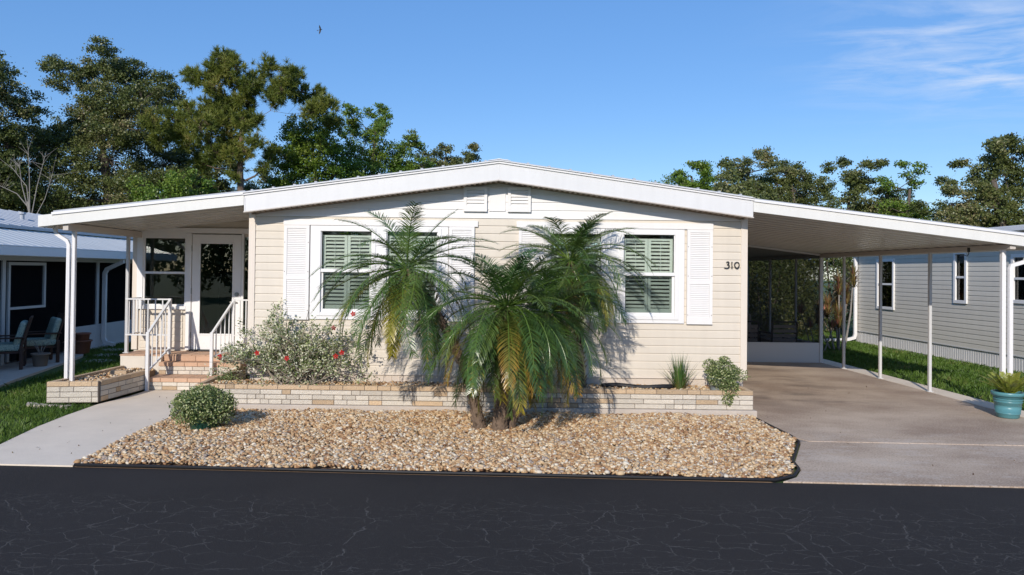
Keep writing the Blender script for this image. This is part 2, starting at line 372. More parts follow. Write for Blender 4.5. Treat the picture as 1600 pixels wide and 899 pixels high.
def asphalt_material():
    m = bpy.data.materials.new('sealed_asphalt'); m.use_nodes = True; nt = m.node_tree; b = nt.nodes['Principled BSDF']
    L = nt.links; N = nt.nodes
    tcn = N.new('ShaderNodeTexCoord')
    def noise(scale, detail=5, vec=None, rough=0.6):
        n = N.new('ShaderNodeTexNoise'); n.inputs['Scale'].default_value = scale; n.inputs['Detail'].default_value = detail; n.inputs['Roughness'].default_value = rough
        L.new(vec or tcn.outputs['Object'], n.inputs[0]); return n
    def mth(op, a, b2=None, clamp=False):
        n = N.new('ShaderNodeMath'); n.operation = op; n.use_clamp = clamp
        for i, v in enumerate((a, b2)):
            if v is None: continue
            if isinstance(v, (int, float)): n.inputs[i].default_value = v
            else: L.new(v, n.inputs[i])
        return n.outputs[0]
    # warp coordinates so that cracks wander
    wn1 = noise(5.0, 6); sub = N.new('ShaderNodeVectorMath'); sub.operation = 'SUBTRACT'; L.new(wn1.outputs['Color'], sub.inputs[0]); sub.inputs[1].default_value = (0.5, 0.5, 0.5)
    sc = N.new('ShaderNodeVectorMath'); sc.operation = 'SCALE'; L.new(sub.outputs[0], sc.inputs[0]); sc.inputs[3].default_value = 0.17
    ad = N.new('ShaderNodeVectorMath'); ad.operation = 'ADD'; L.new(tcn.outputs['Object'], ad.inputs[0]); L.new(sc.outputs[0], ad.inputs[1])
    def cracks(sx, sy, width):
        mp = N.new('ShaderNodeMapping'); mp.inputs['Scale'].default_value = (sx, sy, 1); L.new(ad.outputs[0], mp.inputs[0])
        v = N.new('ShaderNodeTexVoronoi'); v.feature = 'DISTANCE_TO_EDGE'; v.inputs['Scale'].default_value = 1.0; v.voronoi_dimensions = '2D'
        L.new(mp.outputs[0], v.inputs[0])
        return mth('SUBTRACT', 1.0, mth('DIVIDE', v.outputs['Distance'], width), True)
    c1 = cracks(3.6, 5.2, 0.026); c2 = cracks(0.9, 2.0, 0.008); c3 = cracks(7.5, 10.0, 0.045)
    brk = noise(9, 5); brkm = mth('MULTIPLY', mth('SUBTRACT', brk.outputs['Fac'], 0.40), 8.0, True)
    # crazed zone towards the middle of the photo
    zone = noise(0.45, 2); zm = mth('MULTIPLY', mth('SUBTRACT', zone.outputs['Fac'], 0.37), 8.0, True)
    zone2 = noise(0.7, 2); zm2 = mth('MULTIPLY', mth('SUBTRACT', zone2.outputs['Fac'], 0.46), 7.0, True)
    sp = N.new('ShaderNodeSeparateXYZ'); L.new(tcn.outputs['Object'], sp.inputs[0])
    edge = mth('MULTIPLY', mth('SUBTRACT', -4.35, sp.outputs[1]), 3.0, True)     # sealed band without cracks beside the kerb
    ck = mth('MAXIMUM', mth('MULTIPLY', c1, mth('MULTIPLY', zm, 0.75)), mth('MAXIMUM', mth('MULTIPLY', c2, 0.9), mth('MULTIPLY', c3, mth('MULTIPLY', zm2, 0.55))))
    ck = mth('MULTIPLY', mth('MULTIPLY', ck, brkm), edge)
    grit = noise(75, 3); spk = mth('MULTIPLY', mth('SUBTRACT', grit.outputs['Fac'], 0.60), 5.0, True)
    big = noise(0.8, 5)
    base = N.new('ShaderNodeMix'); base.data_type = 'RGBA'; base.inputs[6].default_value = (0.026, 0.023, 0.0215, 1); base.inputs[7].default_value = (0.042, 0.038, 0.036, 1)
    L.new(big.outputs['Fac'], base.inputs[0])
    m2 = N.new('ShaderNodeMix'); m2.data_type = 'RGBA'; L.new(mth('MULTIPLY', spk, 0.9), m2.inputs[0]); L.new(base.outputs[2], m2.inputs[6]); m2.inputs[7].default_value = (0.085, 0.083, 0.083, 1)
    m3 = N.new('ShaderNodeMix'); m3.data_type = 'RGBA'; L.new(mth('MULTIPLY', ck, 0.62), m3.inputs[0]); L.new(m2.outputs[2], m3.inputs[6]); m3.inputs[7].default_value = (0.17, 0.16, 0.145, 1)
    L.new(m3.outputs[2], b.inputs['Base Color']); b.inputs['Roughness'].default_value = 0.8; b.inputs['Specular IOR Level'].default_value = 0.15
    bp = N.new('ShaderNodeBump'); bp.inputs['Strength'].default_value = 0.5; bp.inputs['Distance'].default_value = 0.008
    L.new(mth('SUBTRACT', noise(160, 3).outputs['Fac'], ck), bp.inputs['Height']); L.new(bp.outputs[0], b.inputs['Normal'])
    return m
g = MB().add([(-120, -10.2, -0.015), (120, -10.2, -0.015), (120, road_y(120)-.0, -0.015), (-120, road_y(-120), -0.015)], [(0, 1, 2, 3)])
struct(g.build('road', asphalt_material()), 'freshly sealed black asphalt road with fine cracks', 'road')

def driveway_material():
    m = bpy.data.materials.new('coated_driveway'); m.use_nodes = True; nt = m.node_tree; b = nt.nodes['Principled BSDF']; L = nt.links; N = nt.nodes
    tcn = N.new('ShaderNodeTexCoord')
    def noise(scale, detail=5, sc=(1, 1, 1)):
        mp = N.new('ShaderNodeMapping'); mp.inputs['Scale'].default_value = sc; L.new(tcn.outputs['Object'], mp.inputs[0])
        n = N.new('ShaderNodeTexNoise'); n.inputs['Scale'].default_value = scale; n.inputs['Detail'].default_value = detail; n.inputs['Roughness'].default_value = 0.62
        L.new(mp.outputs[0], n.inputs[0]); return n.outputs['Fac']
    def ramp(f, a, b2):
        r = N.new('ShaderNodeMapRange'); L.new(f, r.inputs[0]); r.inputs[1].default_value = a; r.inputs[2].default_value = b2; return r.outputs[0]
    def mix(f, c1, c2):
        x = N.new('ShaderNodeMix'); x.data_type = 'RGBA'
        L.new(f, x.inputs[0])
        for i, c in ((6, c1), (7, c2)):
            if isinstance(c, tuple): x.inputs[i].default_value = (*c, 1)
            else: L.new(c, x.inputs[i])
        return x.outputs[2]
    def mul(a, bb):
        n = N.new('ShaderNodeMath'); n.operation = 'MULTIPLY'; n.use_clamp = True
        for i, v in enumerate((a, bb)):
            if isinstance(v, float): n.inputs[i].default_value = v
            else: L.new(v, n.inputs[i])
        return n.outputs[0]
    sp = N.new('ShaderNodeSeparateXYZ'); L.new(tcn.outputs['Object'], sp.inputs[0])
    c = mix(ramp(noise(0.55, 4, (1, 1.5, 1)), 0.38, 0.65), (0.33, 0.235, 0.168), (0.56, 0.44, 0.33))
    c = mix(mul(ramp(noise(55, 4), 0.5, 0.66), 0.60), c, (0.68, 0.57, 0.46))
    c = mix(mul(ramp(noise(48, 4, (1.1, 1, 1)), 0.53, 0.68), 0.6), c, (0.10, 0.075, 0.06))
    # worn pale patches near the joint and towards the street
    worn = mul(mul(ramp(noise(1.3, 6, (1, 2.2, 1)), 0.50, 0.55), ramp(sp.outputs[1], -1.2, -2.0)), ramp(noise(22, 4), 0.38, 0.62))
    c = mix(mul(worn, 0.4), c, (0.62, 0.55, 0.48))
    # oil-dark area under the carport
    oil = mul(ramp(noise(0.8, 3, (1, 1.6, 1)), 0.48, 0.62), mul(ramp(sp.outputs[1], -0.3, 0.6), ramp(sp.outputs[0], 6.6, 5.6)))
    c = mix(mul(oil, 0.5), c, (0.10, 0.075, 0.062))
    L.new(c, b.inputs['Base Color']); b.inputs['Roughness'].default_value = 0.85
    bp = N.new('ShaderNodeBump'); bp.inputs['Strength'].default_value = 0.5; bp.inputs['Distance'].default_value = 0.006
    L.new(noise(180, 3), bp.inputs['Height']); L.new(bp.outputs[0], b.inputs['Normal'])
    return m
dm = driveway_material()
g = MB()
g.prism_z([(3.84, -2.13), (9.0, -2.30), (9.0, -1.0), (7.55, -0.75), (7.55, 12), (3.74, 12), (3.70, -0.74), (3.735, -1.0), (3.745, -1.9)], -0.20, 0.0)
g.prism_z([(3.74, -2.165), (3.715, -2.22), (3.265, -3.12), (3.195, -3.43), (3.04, -3.69), (2.85, road_y(2.85)), (12.0, road_y(12.0)), (12.0, -2.50), (9.0, -2.335)], -0.20, 0.0)
struct(g.build('driveway', dm, bevel=0.006), 'brown coated concrete driveway under the carport with worn apron', 'driveway')
g = MB(); g.prism_z([(3.70, -2.3), (12.0, -2.65), (12.0, -2.1), (3.70, -1.9)], -0.02, -0.008)
struct(g.build('driveway_joint', mat('joint_sand', (0.30, 0.25, 0.21), 0.9, (20, .15))), 'pale expansion joint across the driveway', 'joint')
g = MB(); g.prism_z([(7.555, -0.70), (7.93, -0.45), (7.98, 12), (7.555, 12)], -0.2, 0.004)
struct(g.build('carport_kerb_strip', concrete), 'pale concrete strip along the carport edge', 'strip')

g = MB()
Lc = [(-5.13, -3.588), (-5.28, -2.77), (-5.42, -1.9), (-5.47, -1.2), (-5.48, -0.4), (-5.36, 0.3), (-5.34, 0.88)]
Rc = [(-4.02, -3.62), (-4.06, -2.4), (-4.10, -1.2), (-4.12, -0.8), (-4.02, -0.72), (-4.0, 0.88)]
g.prism_z(Rc + Lc[::-1], -0.2, -0.001)
struct(g.build('sidewalk', concrete), 'pale concrete walk leading to the porch steps', 'path')

# gravel bed outline
BED = [(-4.00, road_y(-4.0)+.02), (-1.4, road_y(-1.4)+.02), (1.5, road_y(1.5)+.02), (2.75, road_y(2.75)+.03), (2.98, -3.66), (3.14, -3.40), (3.22, -3.10), (3.66, -2.20),
       (3.69, -1.9), (3.68, -1.5), (3.66, -0.85), (3.60, -0.765), (-3.98, -0.765), (-4.04, -1.2), (-4.0, -2.4)]
g = MB(); g.prism_z(BED, -0.2, -0.004)
struct(g.build('gravel_bed_base', mat('gravel_dust', (0.30, 0.20, 0.13), 0.95, (30, 0.2))), 'sandy base of the stone bed', 'ground')
edge_pts = [(-4.00, road_y(-4.0)), (-1.4, road_y(-1.4)), (1.5, road_y(1.5)), (2.78, road_y(2.78)+.01), (3.02, -3.68), (3.18, -3.42), (3.25, -3.10), (3.70, -2.20), (3.735, -1.9), (3.72, -1.5), (3.70, -0.85), (3.61, -0.745), (0, -0.742)]
g = MB(); g.tube([(x, y, 0.008) for x, y in edge_pts], 0.016, 6)
tag(g.build('landscape_edging', rubber, smooth=True), 'black plastic landscape edging around the tan river rock bed', 'edging')

def in_poly(x, y, poly):
    inside = np.zeros(len(x), bool); n = len(poly); j = n - 1
    for i in range(n):
        xi, yi = poly[i]; xj, yj = poly[j]
        c = ((yi > y) != (yj > y)) & (x < (xj - xi) * (y - yi) / (yj - yi + 1e-12) + xi)
        inside ^= c; j = i
    return inside

phi = (1 + 5 ** .5) / 2
ICO = unit(np.array([(-1,phi,0),(1,phi,0),(-1,-phi,0),(1,-phi,0),(0,-1,phi),(0,1,phi),(0,-1,-phi),(0,1,-phi),(phi,0,-1),(phi,0,1),(-phi,0,-1),(-phi,0,1)]))
ICOF = np.array([(0,11,5),(0,5,1),(0,1,7),(0,7,10),(0,10,11),(1,5,9),(5,11,4),(11,10,2),(10,7,6),(7,1,8),(3,9,4),(3,4,2),(3,2,6),(3,6,8),(3,8,9),(4,9,5),(2,4,11),(6,2,10),(8,6,7),(9,8,1)])
def rock_material():
    m = leafmat('river_rock', [(0.0, (0.24, 0.12, 0.06)), (0.2, (0.42, 0.25, 0.12)), (0.45, (0.55, 0.37, 0.20)), (0.7, (0.62, 0.47, 0.29)), (0.86, (0.74, 0.66, 0.52)), (0.96, (0.34, 0.27, 0.22))], rough=0.6, trans=0.0, spec=0.35)
    return m
rockm = rock_material()
def rocks(name, poly, n, s0, s1, z0, r, hfun=None):
    xs = [p[0] for p in poly]; ys = [p[1] for p in poly]
    x = r.uniform(min(xs), max(xs), n * 3); y = r.uniform(min(ys), max(ys), n * 3)
    k = in_poly(x, y, poly); x = x[k][:n]; y = y[k][:n]; n = len(x)
    s = r.uniform(s0, s1, (n, 1)) * np.where(r.random((n, 1)) < .12, 1.35, 1.0)
    sc = s * np.stack([r.uniform(.8, 1.4, n), r.uniform(.7, 1.1, n), r.uniform(.4, .75, n)], 1)
    v = ICO[None] * r.uniform(.78, 1.15, (n, 12, 1)) * sc[:, None, :]
    a = r.uniform(0, 2*math.pi, n); tl = r.normal(0, .45, n)
    ca, sa, ct, st = np.cos(a)[:, None], np.sin(a)[:, None], np.cos(tl)[:, None], np.sin(tl)[:, None]
    X, Y, Z = v[..., 0], v[..., 1], v[..., 2]
    X, Z = X*ct - Z*st, X*st + Z*ct
    X, Y = X*ca - Y*sa, X*sa + Y*ca
    zz = z0 + r.uniform(-.004, .018, n) + (hfun(x, y) if hfun else 0)
    v = np.stack([X + x[:, None], Y + y[:, None], Z + zz[:, None]], -1)
    me = bpy.data.meshes.new(name); F = (ICOF[None] + (np.arange(n) * 12)[:, None, None]).reshape(-1)
    me.vertices.add(n*12); me.vertices.foreach_set('co', v.astype(np.float32).ravel())
    me.loops.add(len(F)); me.loops.foreach_set('vertex_index', F.astype(np.int32))
    np_ = len(F)//3; me.polygons.add(np_); me.polygons.foreach_set('loop_start', np.arange(0, len(F), 3, dtype=np.int32)); me.polygons.foreach_set('loop_total', np.full(np_, 3, dtype=np.int32))
    me.polygons.foreach_set('use_smooth', np.ones(np_, bool))
    me.materials.append(rockm); me.update(calc_edges=True)
    o = bpy.data.objects.new(name, me); col.objects.link(o); return o
hb = lambda x, y: 0.02 * np.sin(x * 1.7 + 1) * np.cos(y * 2.1) + 0.012 * np.sin(x*4.1+y*3) + 0.015
tag(rocks('river_rock', BED, 42000, 0.010, 0.029, 0.008, rng, hb), 'tan and cream river rock covering the front bed', 'gravel', kind='stuff')

# fallen leaves and twigs on the bed, walk edge and driveway
n = 520; lx = rng.uniform(-4.1, 3.6, n); ly = rng.uniform(-3.6, -.8, n); kk = in_poly(lx, ly, BED)
lit = np.stack([lx[kk], ly[kk], np.full(kk.sum(), .062)], 1)
more = np.stack([rng.uniform(3.8, 8.5, 50), rng.uniform(-3.6, 2.5, 50), np.full(50, .006)], 1)
more2 = np.stack([rng.uniform(-5.3, -4.15, 22), rng.uniform(-3.5, .8, 22), np.full(22, .006)], 1)
lq = leaf_quads(np.concatenate([lit, more, more2]), .035, .45, 6.0, rng)
tag(np_mesh('leaf_litter', lq, 4, leafmat('dry_leaf', [(0, (.06, .035, .02)), (.5, (.16, .09, .04)), (.9, (.28, .2, .08))], trans=.1)), 'small dry brown leaves scattered over rock bed and driveway', 'leaf litter', kind='stuff')

# grass
def grass(name, poly, dens, h, w, label, r, excl=()):
    xs = [p[0] for p in poly]; ys = [p[1] for p in poly]
    n = int((max(xs)-min(xs)) * (max(ys)-min(ys)) * dens)
    x = r.uniform(min(xs), max(xs), n); y = r.uniform(min(ys), max(ys), n)
    k = in_poly(x, y, poly)
    for e in excl: k &= ~in_poly(x, y, e)
    # thin patches
    dn = np.sin(x*2.3+1.1*np.sin(y*1.9)) * np.cos(y*2.7+np.sin(x*1.3)) 
    k &= (r.random(len(x)) < 0.80 + 0.3*dn)
    x, y = x[k], y[k]; n = len(x)
    hh = h * r.uniform(.45, 1.25, n); a = r.uniform(0, 2*math.pi, n); ww = w * r.uniform(.7, 1.3, n)
    lx, ly = r.normal(0, .45, n)*hh, r.normal(0, .45, n)*hh
    b = np.stack([x, y, np.full(n, -.03)], 1); s = np.stack([np.cos(a)*ww, np.sin(a)*ww, np.zeros(n)], 1)
    mid = b + np.stack([lx*.35, ly*.35, hh*.6], 1); tip = b + np.stack([lx, ly, hh], 1)
    q = np.stack([b - s*.5, b + s*.5, mid + s*.42, tip, mid - s*.42], 1)
    o = np_mesh(name, q, 5, grass_m)
    tag(o, label, 'grass', kind='stuff'); return o
grass_m = leafmat('grass_blade', [(0, (0.045, 0.095, 0.012)), (0.5, (0.10, 0.185, 0.028)), (0.85, (0.17, 0.25, 0.05)), (0.97, (0.30, 0.26, 0.11))], rough=0.5, trans=0.3, patch=1.3)
LAWN_L = [(-14, -3.45), (-5.15, -3.55), (-5.30, -2.77), (-5.44, -1.9), (-5.49, -1.2), (-5.50, -0.47), (-6.19, -0.47), (-6.19, 2.1), (-6.19, 8), (-9.3, 8), (-9.3, 6.0), (-8.6, 5.2), (-7.95, 3.4), (-7.75, 0.8), (-9.5, 0.2), (-14, 0.2)]
grass('lawn_grass', LAWN_L, 1500, 0.075, 0.010, 'short green lawn between the walk and the left home', rng)
LAWN_R = [(8.0, -0.3), (8.15, -3.2), (8.6, -3.6), (14, -3.9), (11.0, -3.9), (11.02, 11.3), (13, 14), (6, 14.0), (7.98, 12)]
LAWN_R = [(7.99, -0.35), (7.6, -0.72), (9.05, -1.02), (9.05, -2.3), (11.05, -2.4), (11.05, 11.3), (12.5, 15.5), (5.5, 15.5), (7.99, 12)]
grass('side_yard_grass', LAWN_R, 900, 0.08, 0.014, 'green lawn strip between the carport and the grey home', rng)

# ------------------------------------------------------------------ the mobile home
XL, XR, XC = -3.46, 3.845, 0.195
def fas_bot(x): return 3.272 - 0.1365 * abs(x - XC)           # underside of the main fascia
home = thing('mobile_home', 'beige vinyl sided mobile home with low white gable, green tinted windows and number 310', 'mobile home', (XC, 0, 0))

def siding(root_name, m, parent, x0, x1, z0, z1, y, pitch, depth=0.014, holes=(), zphase=0.0, top=None, axis='x', sgn=-1, trim_m=None):
    """lapped boards on a plane; holes = (x0,x1,z0,z1); top(x) clips the boards below a slope"""
    mb = MB()
    zs = {z0, z1}
    k = math.floor((z0 - zphase) / pitch)
    z = zphase + k * pitch
    lips = []
    while z < z1 + pitch:
        for zz in (z, z + pitch * 0.80):
            if z0 < zz < z1: zs.add(round(zz, 5))
        lips.append(round(z, 5)); z += pitch
    for h in holes:
        for zz in (h[2], h[3]):
            if z0 < zz < z1: zs.add(round(zz, 5))
    zs = sorted(zs)
    def off(z, below):
        t = ((z - zphase) / pitch) % 1.0
        if t > 0.9999: t = 0.0
        if t < 1e-4 and below: t = 1.0
        if t < 0.80: return depth * (1 - 0.35 * t / 0.80)
        return depth * (0.65 - 0.6 * (t - 0.8) / 0.2)
    def P(x, z, o):
        return (x, y + sgn * o, z) if axis == 'x' else (y + sgn * o, x, z)
    for a, b in zip(zs[:-1], zs[1:]):
        ivs = [(x0, x1)]
        mid = (a + b) / 2
        for h in holes:
            if h[2] < mid < h[3]:
                ni = []
                for (p, q) in ivs:
                    if h[1] <= p or h[0] >= q: ni.append((p, q)); continue
                    if h[0] > p: ni.append((p, h[0]))
                    if h[1] < q: ni.append((h[1], q))
                ivs = ni
        for p, q in ivs:
            pa, qa, pb, qb = p, q, p, q
            if top:
                def clip(z, p, q):
                    w = (top(XC) - z) / 0.1365
                    return max(p, XC - w), min(q, XC + w)
                pa, qa = clip(a, p, q); pb, qb = clip(b, p, q)
                if qa <= pa: continue
                if qb < pb: pb = qb = XC
            mb.add([P(pa, a, off(a, False)), P(qa, a, off(a, False)), P(qb, b, off(b, True)), P(pb, b, off(b, True))], [(0, 1, 2, 3)])
            if a in lips:   # the lip under each board
                mb.add([P(pa, a, depth * 0.05), P(qa, a, depth * 0.05), P(qa, a, depth), P(pa, a, depth)], [(0, 1, 2, 3)])
    return mb.build(root_name, m, parent)

WIN = [(-2.465, -1.60), (-1.50, -0.635), (0.915, 1.78), (1.985, 2.85)]
WZ0, WZ1 = 1.275, 2.575
holes = [(a + .02, b - .02, WZ0 + .02, WZ1 - .02) for a, b in WIN]
PH = 2.745 - 0.1155 * 24
body = MB()   # structural walls behind the siding
def wall_holes(mb, x0, x1, z0, z1, y0, y1, hs):
    xs = [x0] + sum([[h[0], h[1]] for h in hs], []) + [x1]
    for i in range(0, len(xs), 2): mb.box(xs[i], xs[i+1], y0, y1, z0, z1)
    for h in hs:
        mb.box(h[0], h[1], y0, y1, z0, h[2]); mb.box(h[0], h[1], y0, y1, h[3], z1)
wall_holes(body, XL + .01, XR - .01, 0.40, 2.70, 0.003, 0.10, holes)
body.prism_y([(XL+.01, 2.70), (XR-.01, 2.70), (XR-.01, 2.80), (XC, 3.28), (XL+.01, 2.80)], 0.003, 0.10)
body.box(XL + .01, XL + .1, 0.10, 16, 0.40, 2.80); body.box(XR - .1, XR - .01, 0.10, 16, 0.40, 2.80)
body.box(XL + .01, XR - .01, 16, 16.1, 0.40, 2.80); body.box(XL + .1, XR - .1, 0.10, 16, 0.40, 0.46)
body.build('wall', beige, home)
siding('siding', beige, home, XL + .075, XR - .075, 0.44, 2.745, 0.0, 0.1155, holes=holes, zphase=PH)
siding('siding', beige, home, 0.02, 16, 0.44, 2.83, XR, 0.1155, zphase=PH, axis='y', sgn=1)
siding('siding', beige, home, 0.02, 2.0, 0.52, 2.90, XL, 0.1155, zphase=PH, axis='y', sgn=-1)
siding('gable_siding', white_siding, home, XL + .075, XR - .075, 2.745, 3.29, -0.004, 0.118, zphase=2.745, top=lambda x: fas_bot(x) + .02)
for s in (-1, 1):
    x = XL if s < 0 else XR
    b = MB(); b.box(min(x, x - s*.078), max(x, x - s*.078), -0.026, -0.002, 0.42, 2.82)
    b.box(min(x + s*.018, x - s*.004), max(x + s*.018, x - s*.004), -0.026, 0.07, 0.42, 2.82)
    b.build('corner_trim', beige_trim, home, bevel=.003)
# skirting under the wall
b = MB(); b.box(XL + .02, XR - .03, 0.0, 0.05, 0.0, 0.40); b.box(XR - .10, XR - .03, 0.05, 16, 0.0, 0.40)
for i in range(60): b.box(XL + .06 + i*.12, XL + .075 + i*.12, -0.008, -0.0005, 0.02, 0.40)
b.build('skirting', mat('beige_skirting', (0.62, 0.54, 0.46), 0.6, (3, .05)), home)
b = MB(); b.box(XL + .01, XR, -0.022, -0.0165, 0.415, 0.44); b.build('starter_strip', beige_trim, home)

def make_window(x0, x1, z0, z1, parent, zmid=1.925):
    f = MB(); w = 0.055; y0, y1 = -0.045, 0.03
    f.box(x0, x0+w, y0, y1, z0, z1); f.box(x1-w, x1, y0, y1, z0, z1)
    f.box(x0+w, x1-w, y0, y1, z0, z0+w); f.box(x0+w, x1-w, y0, y1, z1-w, z1)
    win = f.build('window', white_trim, parent, bevel=.004)
    a, b_ = x0 + w, x1 - w
    s = MB(); sw = .035
    # upper sash (outer), meeting rail, lower sash set back
    s.box(a, b_, -.028, .0, zmid - .005, zmid + .04)
    s.box(a, b_, -.036, -.0285, zmid - .008, zmid + .012)
    for p, q in ((a, a+sw), (b_-sw, b_)): s.box(p, q, -.008, .018, z0+w, zmid - .006)
    s.box(a+sw, b_-sw, -.008, .018, z0+w, z0+w+.045)
    s.box(a, a+.012, -.026, -.001, zmid+.041, z1-w); s.box(b_-.012, b_, -.026, -.001, zmid+.041, z1-w)
    s.build('sash', white_trim, win, bevel=.003)
    g1 = MB(); g1.box(a+.012, b_-.012, -.016, -.013, zmid+.04, z1-w); g1.build('upper_pane', glass_up, win)
    g2 = MB(); g2.box(a+sw, b_-sw, .003, .006, z0+w+.045, zmid-.006); g2.build('lower_pane', glass_low, win)
    # plantation shutters behind the glass: two leaves, tilted slats
    xm = (a + b_) / 2
    for (p, q) in ((a + .012, xm - .003), (xm + .003, b_ - .012)):
        L = MB(); st = .042; y0s, y1s = .05, .078
        zt, zb = z1 - w - .055, z0 + w + .03
        L.box(p, p+st, y0s, y1s, zb, zt); L.box(q-st, q, y0s, y1s, zb, zt)
        L.box(p+st, q-st, y0s, y1s, zb, zb+.075); L.box(p+st, q-st, y0s, y1s, zt-.03, zt)
        L.box(p+st, q-st, y0s, y1s, zmid-.035, zmid+.02)
        for (za, zbb) in ((zb+.075, zmid-.035), (zmid+.02, zt-.03)):
            n = int(round((zbb - za) / .056))
            for i in range(n):
                zc_ = za + (i + .5) * (zbb - za) / n
                M = Matrix.Translation(((p+q)/2, .064, zc_)) @ Matrix.Rotation(math.radians(36), 4, 'X')
                L.rbox(M, q - p - 2*st - .002, .052, .007)
        L.box((p+q)/2 - .004, (p+q)/2 + .004, .040, .046, zmid+.03, zt-.05)
        L.build('louvre_shutter', shutter_in, win)
    return win
for a, b_ in WIN: make_window(a, b_, WZ0, WZ1, home)
for (g0, g1, ws) in ((-2.565, -0.535, WIN[:2]), (0.815, 2.935, WIN[2:])):
    b = MB()   # flat white surround of a window group
    b.box(g0, ws[0][0]+.002, -.034, -.016, 1.222, 2.60); b.box(ws[0][1]-.002, ws[1][0]+.002, -.034, -.016, 1.222, 2.60); b.box(ws[1][1]-.002, g1, -.034, -.016, 1.222, 2.60)
    for (p, q) in ws:
        b.box(p+.002, q-.002, -.034, -.016, 1.222, WZ0+.002); b.box(p+.002, q-.002, -.034, -.016, WZ1-.002, 2.60)
    b.build('window_trim', white_trim, home, bevel=.003)
for (p, q) in ((-2.965, -0.10), (0.466, 3.355)): MB().box(p, q, -.040, -.016, 2.605, 2.695).build('header_board', white_siding, home, bevel=.004)
b = MB(); b.box(XL+.08, XR-.08, -.021, -.0145, 2.736, 2.752); b.build('gable_strip', white_trim, home)

def louvre_panel(name, x0, x1, z0, z1, m, parent, fw, n, y0=-.050, mid=None, foot=0.0, screws=False):
    b = MB()
    b.box(x0, x0+fw, y0, -.017, z0, z1); b.box(x1-fw, x1, y0, -.017, z0, z1)
    b.box(x0+fw, x1-fw, y0, -.017, z1-fw, z1); b.box(x0+fw, x1-fw, y0, -.017, z0, z0+fw+foot)
    b.box(x0+fw, x1-fw, -.030, -.017, z0+fw+foot, z1-fw)
    segs = [(z0+fw+foot, z1-fw)]
    if mid:
        b.box(x0+fw, x1-fw, y0+.002, -.0295, mid-.03, mid+.03); segs = [(z0+fw+foot, mid-.03), (mid+.03, z1-fw)]
    tot = sum(q-p for p, q in segs)
    for p, q in segs:
        k = max(1, int(round(n*(q-p)/tot))); h = (q-p)/k
        for i in range(k):
            za = p + i*h
            # wedge slat: proud at its foot
            b.prism_x([(-.0305, za+.001), (y0+.004, za+.001), (y0+.004, za+.004), (-.033, za+h-.001), (-.0305, za+h-.001)], x0+fw+.001, x1-fw-.001)
    if screws:
        for zz in (2.35, 1.92, 1.35):
            for xx in (x0+.014, x1-.014): b.rbox(Matrix.Translation((xx, y0-.002, zz)), .010, .004, .010, 1)
    return b.build(name, [m, mat('rusty_screw', (.16, .11, .08), .7)], parent)
SH = [(-2.952, -2.578), (-0.525, -0.151), (0.500, 0.872), (2.972, 3.346)]
for i, (p, q) in enumerate(SH):
    s = louvre_panel('exterior_shutter', p, q, 1.215, 2.602, white_siding, home, .045, 44, mid=1.83, foot=.05, screws=True)
for (p, q) in ((-0.315, 0.03), (0.333, 0.672)):
    louvre_panel('gable_vent', p, q, 2.832, 3.195, white_siding, home, .045, 5, y0=-.060, foot=.03)
b = MB(); b.box(0.062, 0.300, -.028, -.019, 2.84, 3.175); b.build('gable_panel', white_siding, home)

# main fascia, drip edge, soffit, roof
def slope_prism(mb, xa, xb, f0, f1, y0, y1, mi=0):
    """band between heights f0(x) and f1(x), split at the ridge"""
    xs = [xa] + ([XC] if xa < XC < xb else []) + [xb]
    pts = [(x, f0(x)) for x in xs] + [(x, f1(x)) for x in reversed(xs)]
    mb.prism_y(pts, y0, y1, mi)
FX0, FX1 = -3.455, 3.83
b = MB(); slope_prism(b, FX0, FX1, fas_bot, lambda x: fas_bot(x) + .245, -.325, -.295)
b.box(FX0, FX0+.02, -.329, -.05, fas_bot(FX0)-.002, fas_bot(FX0)+.20); b.box(FX1-.02, FX1, -.329, -.05, fas_bot(FX1)-.002, fas_bot(FX1)+.20)
b.box(XC-.004, XC+.004, -.328, -.3245, fas_bot(XC)+.006, fas_bot(XC)+.235)
b.build('fascia', fascia_m, home, bevel=.003)
b = MB(); slope_prism(b, FX0-.01, FX1+.01, lambda x: fas_bot(x)-.014, lambda x: fas_bot(x)-.001, -.332, -.24)
b.build('fascia_lip', mat('lip_beige', (0.60, 0.55, 0.50), .5), home)
b = MB(); slope_prism(b, -3.47, 3.845, lambda x: fas_bot(x)+.232, lambda x: fas_bot(x)+.268, -.345, -.3252)
slope_prism(b, -3.47, 3.845, lambda x: fas_bot(x)+.262, lambda x: fas_bot(x)+.272, -.365, -.3455)
b.build('drip_edge', white, home, bevel=.002)
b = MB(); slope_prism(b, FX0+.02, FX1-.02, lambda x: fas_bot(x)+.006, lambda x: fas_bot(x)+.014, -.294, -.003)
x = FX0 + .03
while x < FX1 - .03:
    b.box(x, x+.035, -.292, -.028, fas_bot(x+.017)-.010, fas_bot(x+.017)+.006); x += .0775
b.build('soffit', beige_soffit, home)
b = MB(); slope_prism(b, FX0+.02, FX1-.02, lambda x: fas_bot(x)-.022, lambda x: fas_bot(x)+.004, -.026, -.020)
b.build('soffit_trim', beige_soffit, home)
rib = MB(); slope_prism(rib, -3.46, 3.835, lambda x: fas_bot(x)+.20, lambda x: fas_bot(x)+.292, -.30, 16.3)
x = FX0 + .1
while x < FX1:
    z = fas_bot(x) + .292
    rib.box(x-.018, x+.018, -.302, 16.3, z-.02, z+.016); x += .305
rib.build('roof', roof_metal, home)
b = MB(); b.prism_y([(XC-.16, 3.272-.022+.294), (XC, 3.272+.294), (XC+.16, 3.272-.022+.294), (XC+.16, 3.272-.022+.300), (XC, 3.272+.304), (XC-.16, 3.272-.022+.300)], -.31, 16.3)
b.build('ridge_cap', white, home)

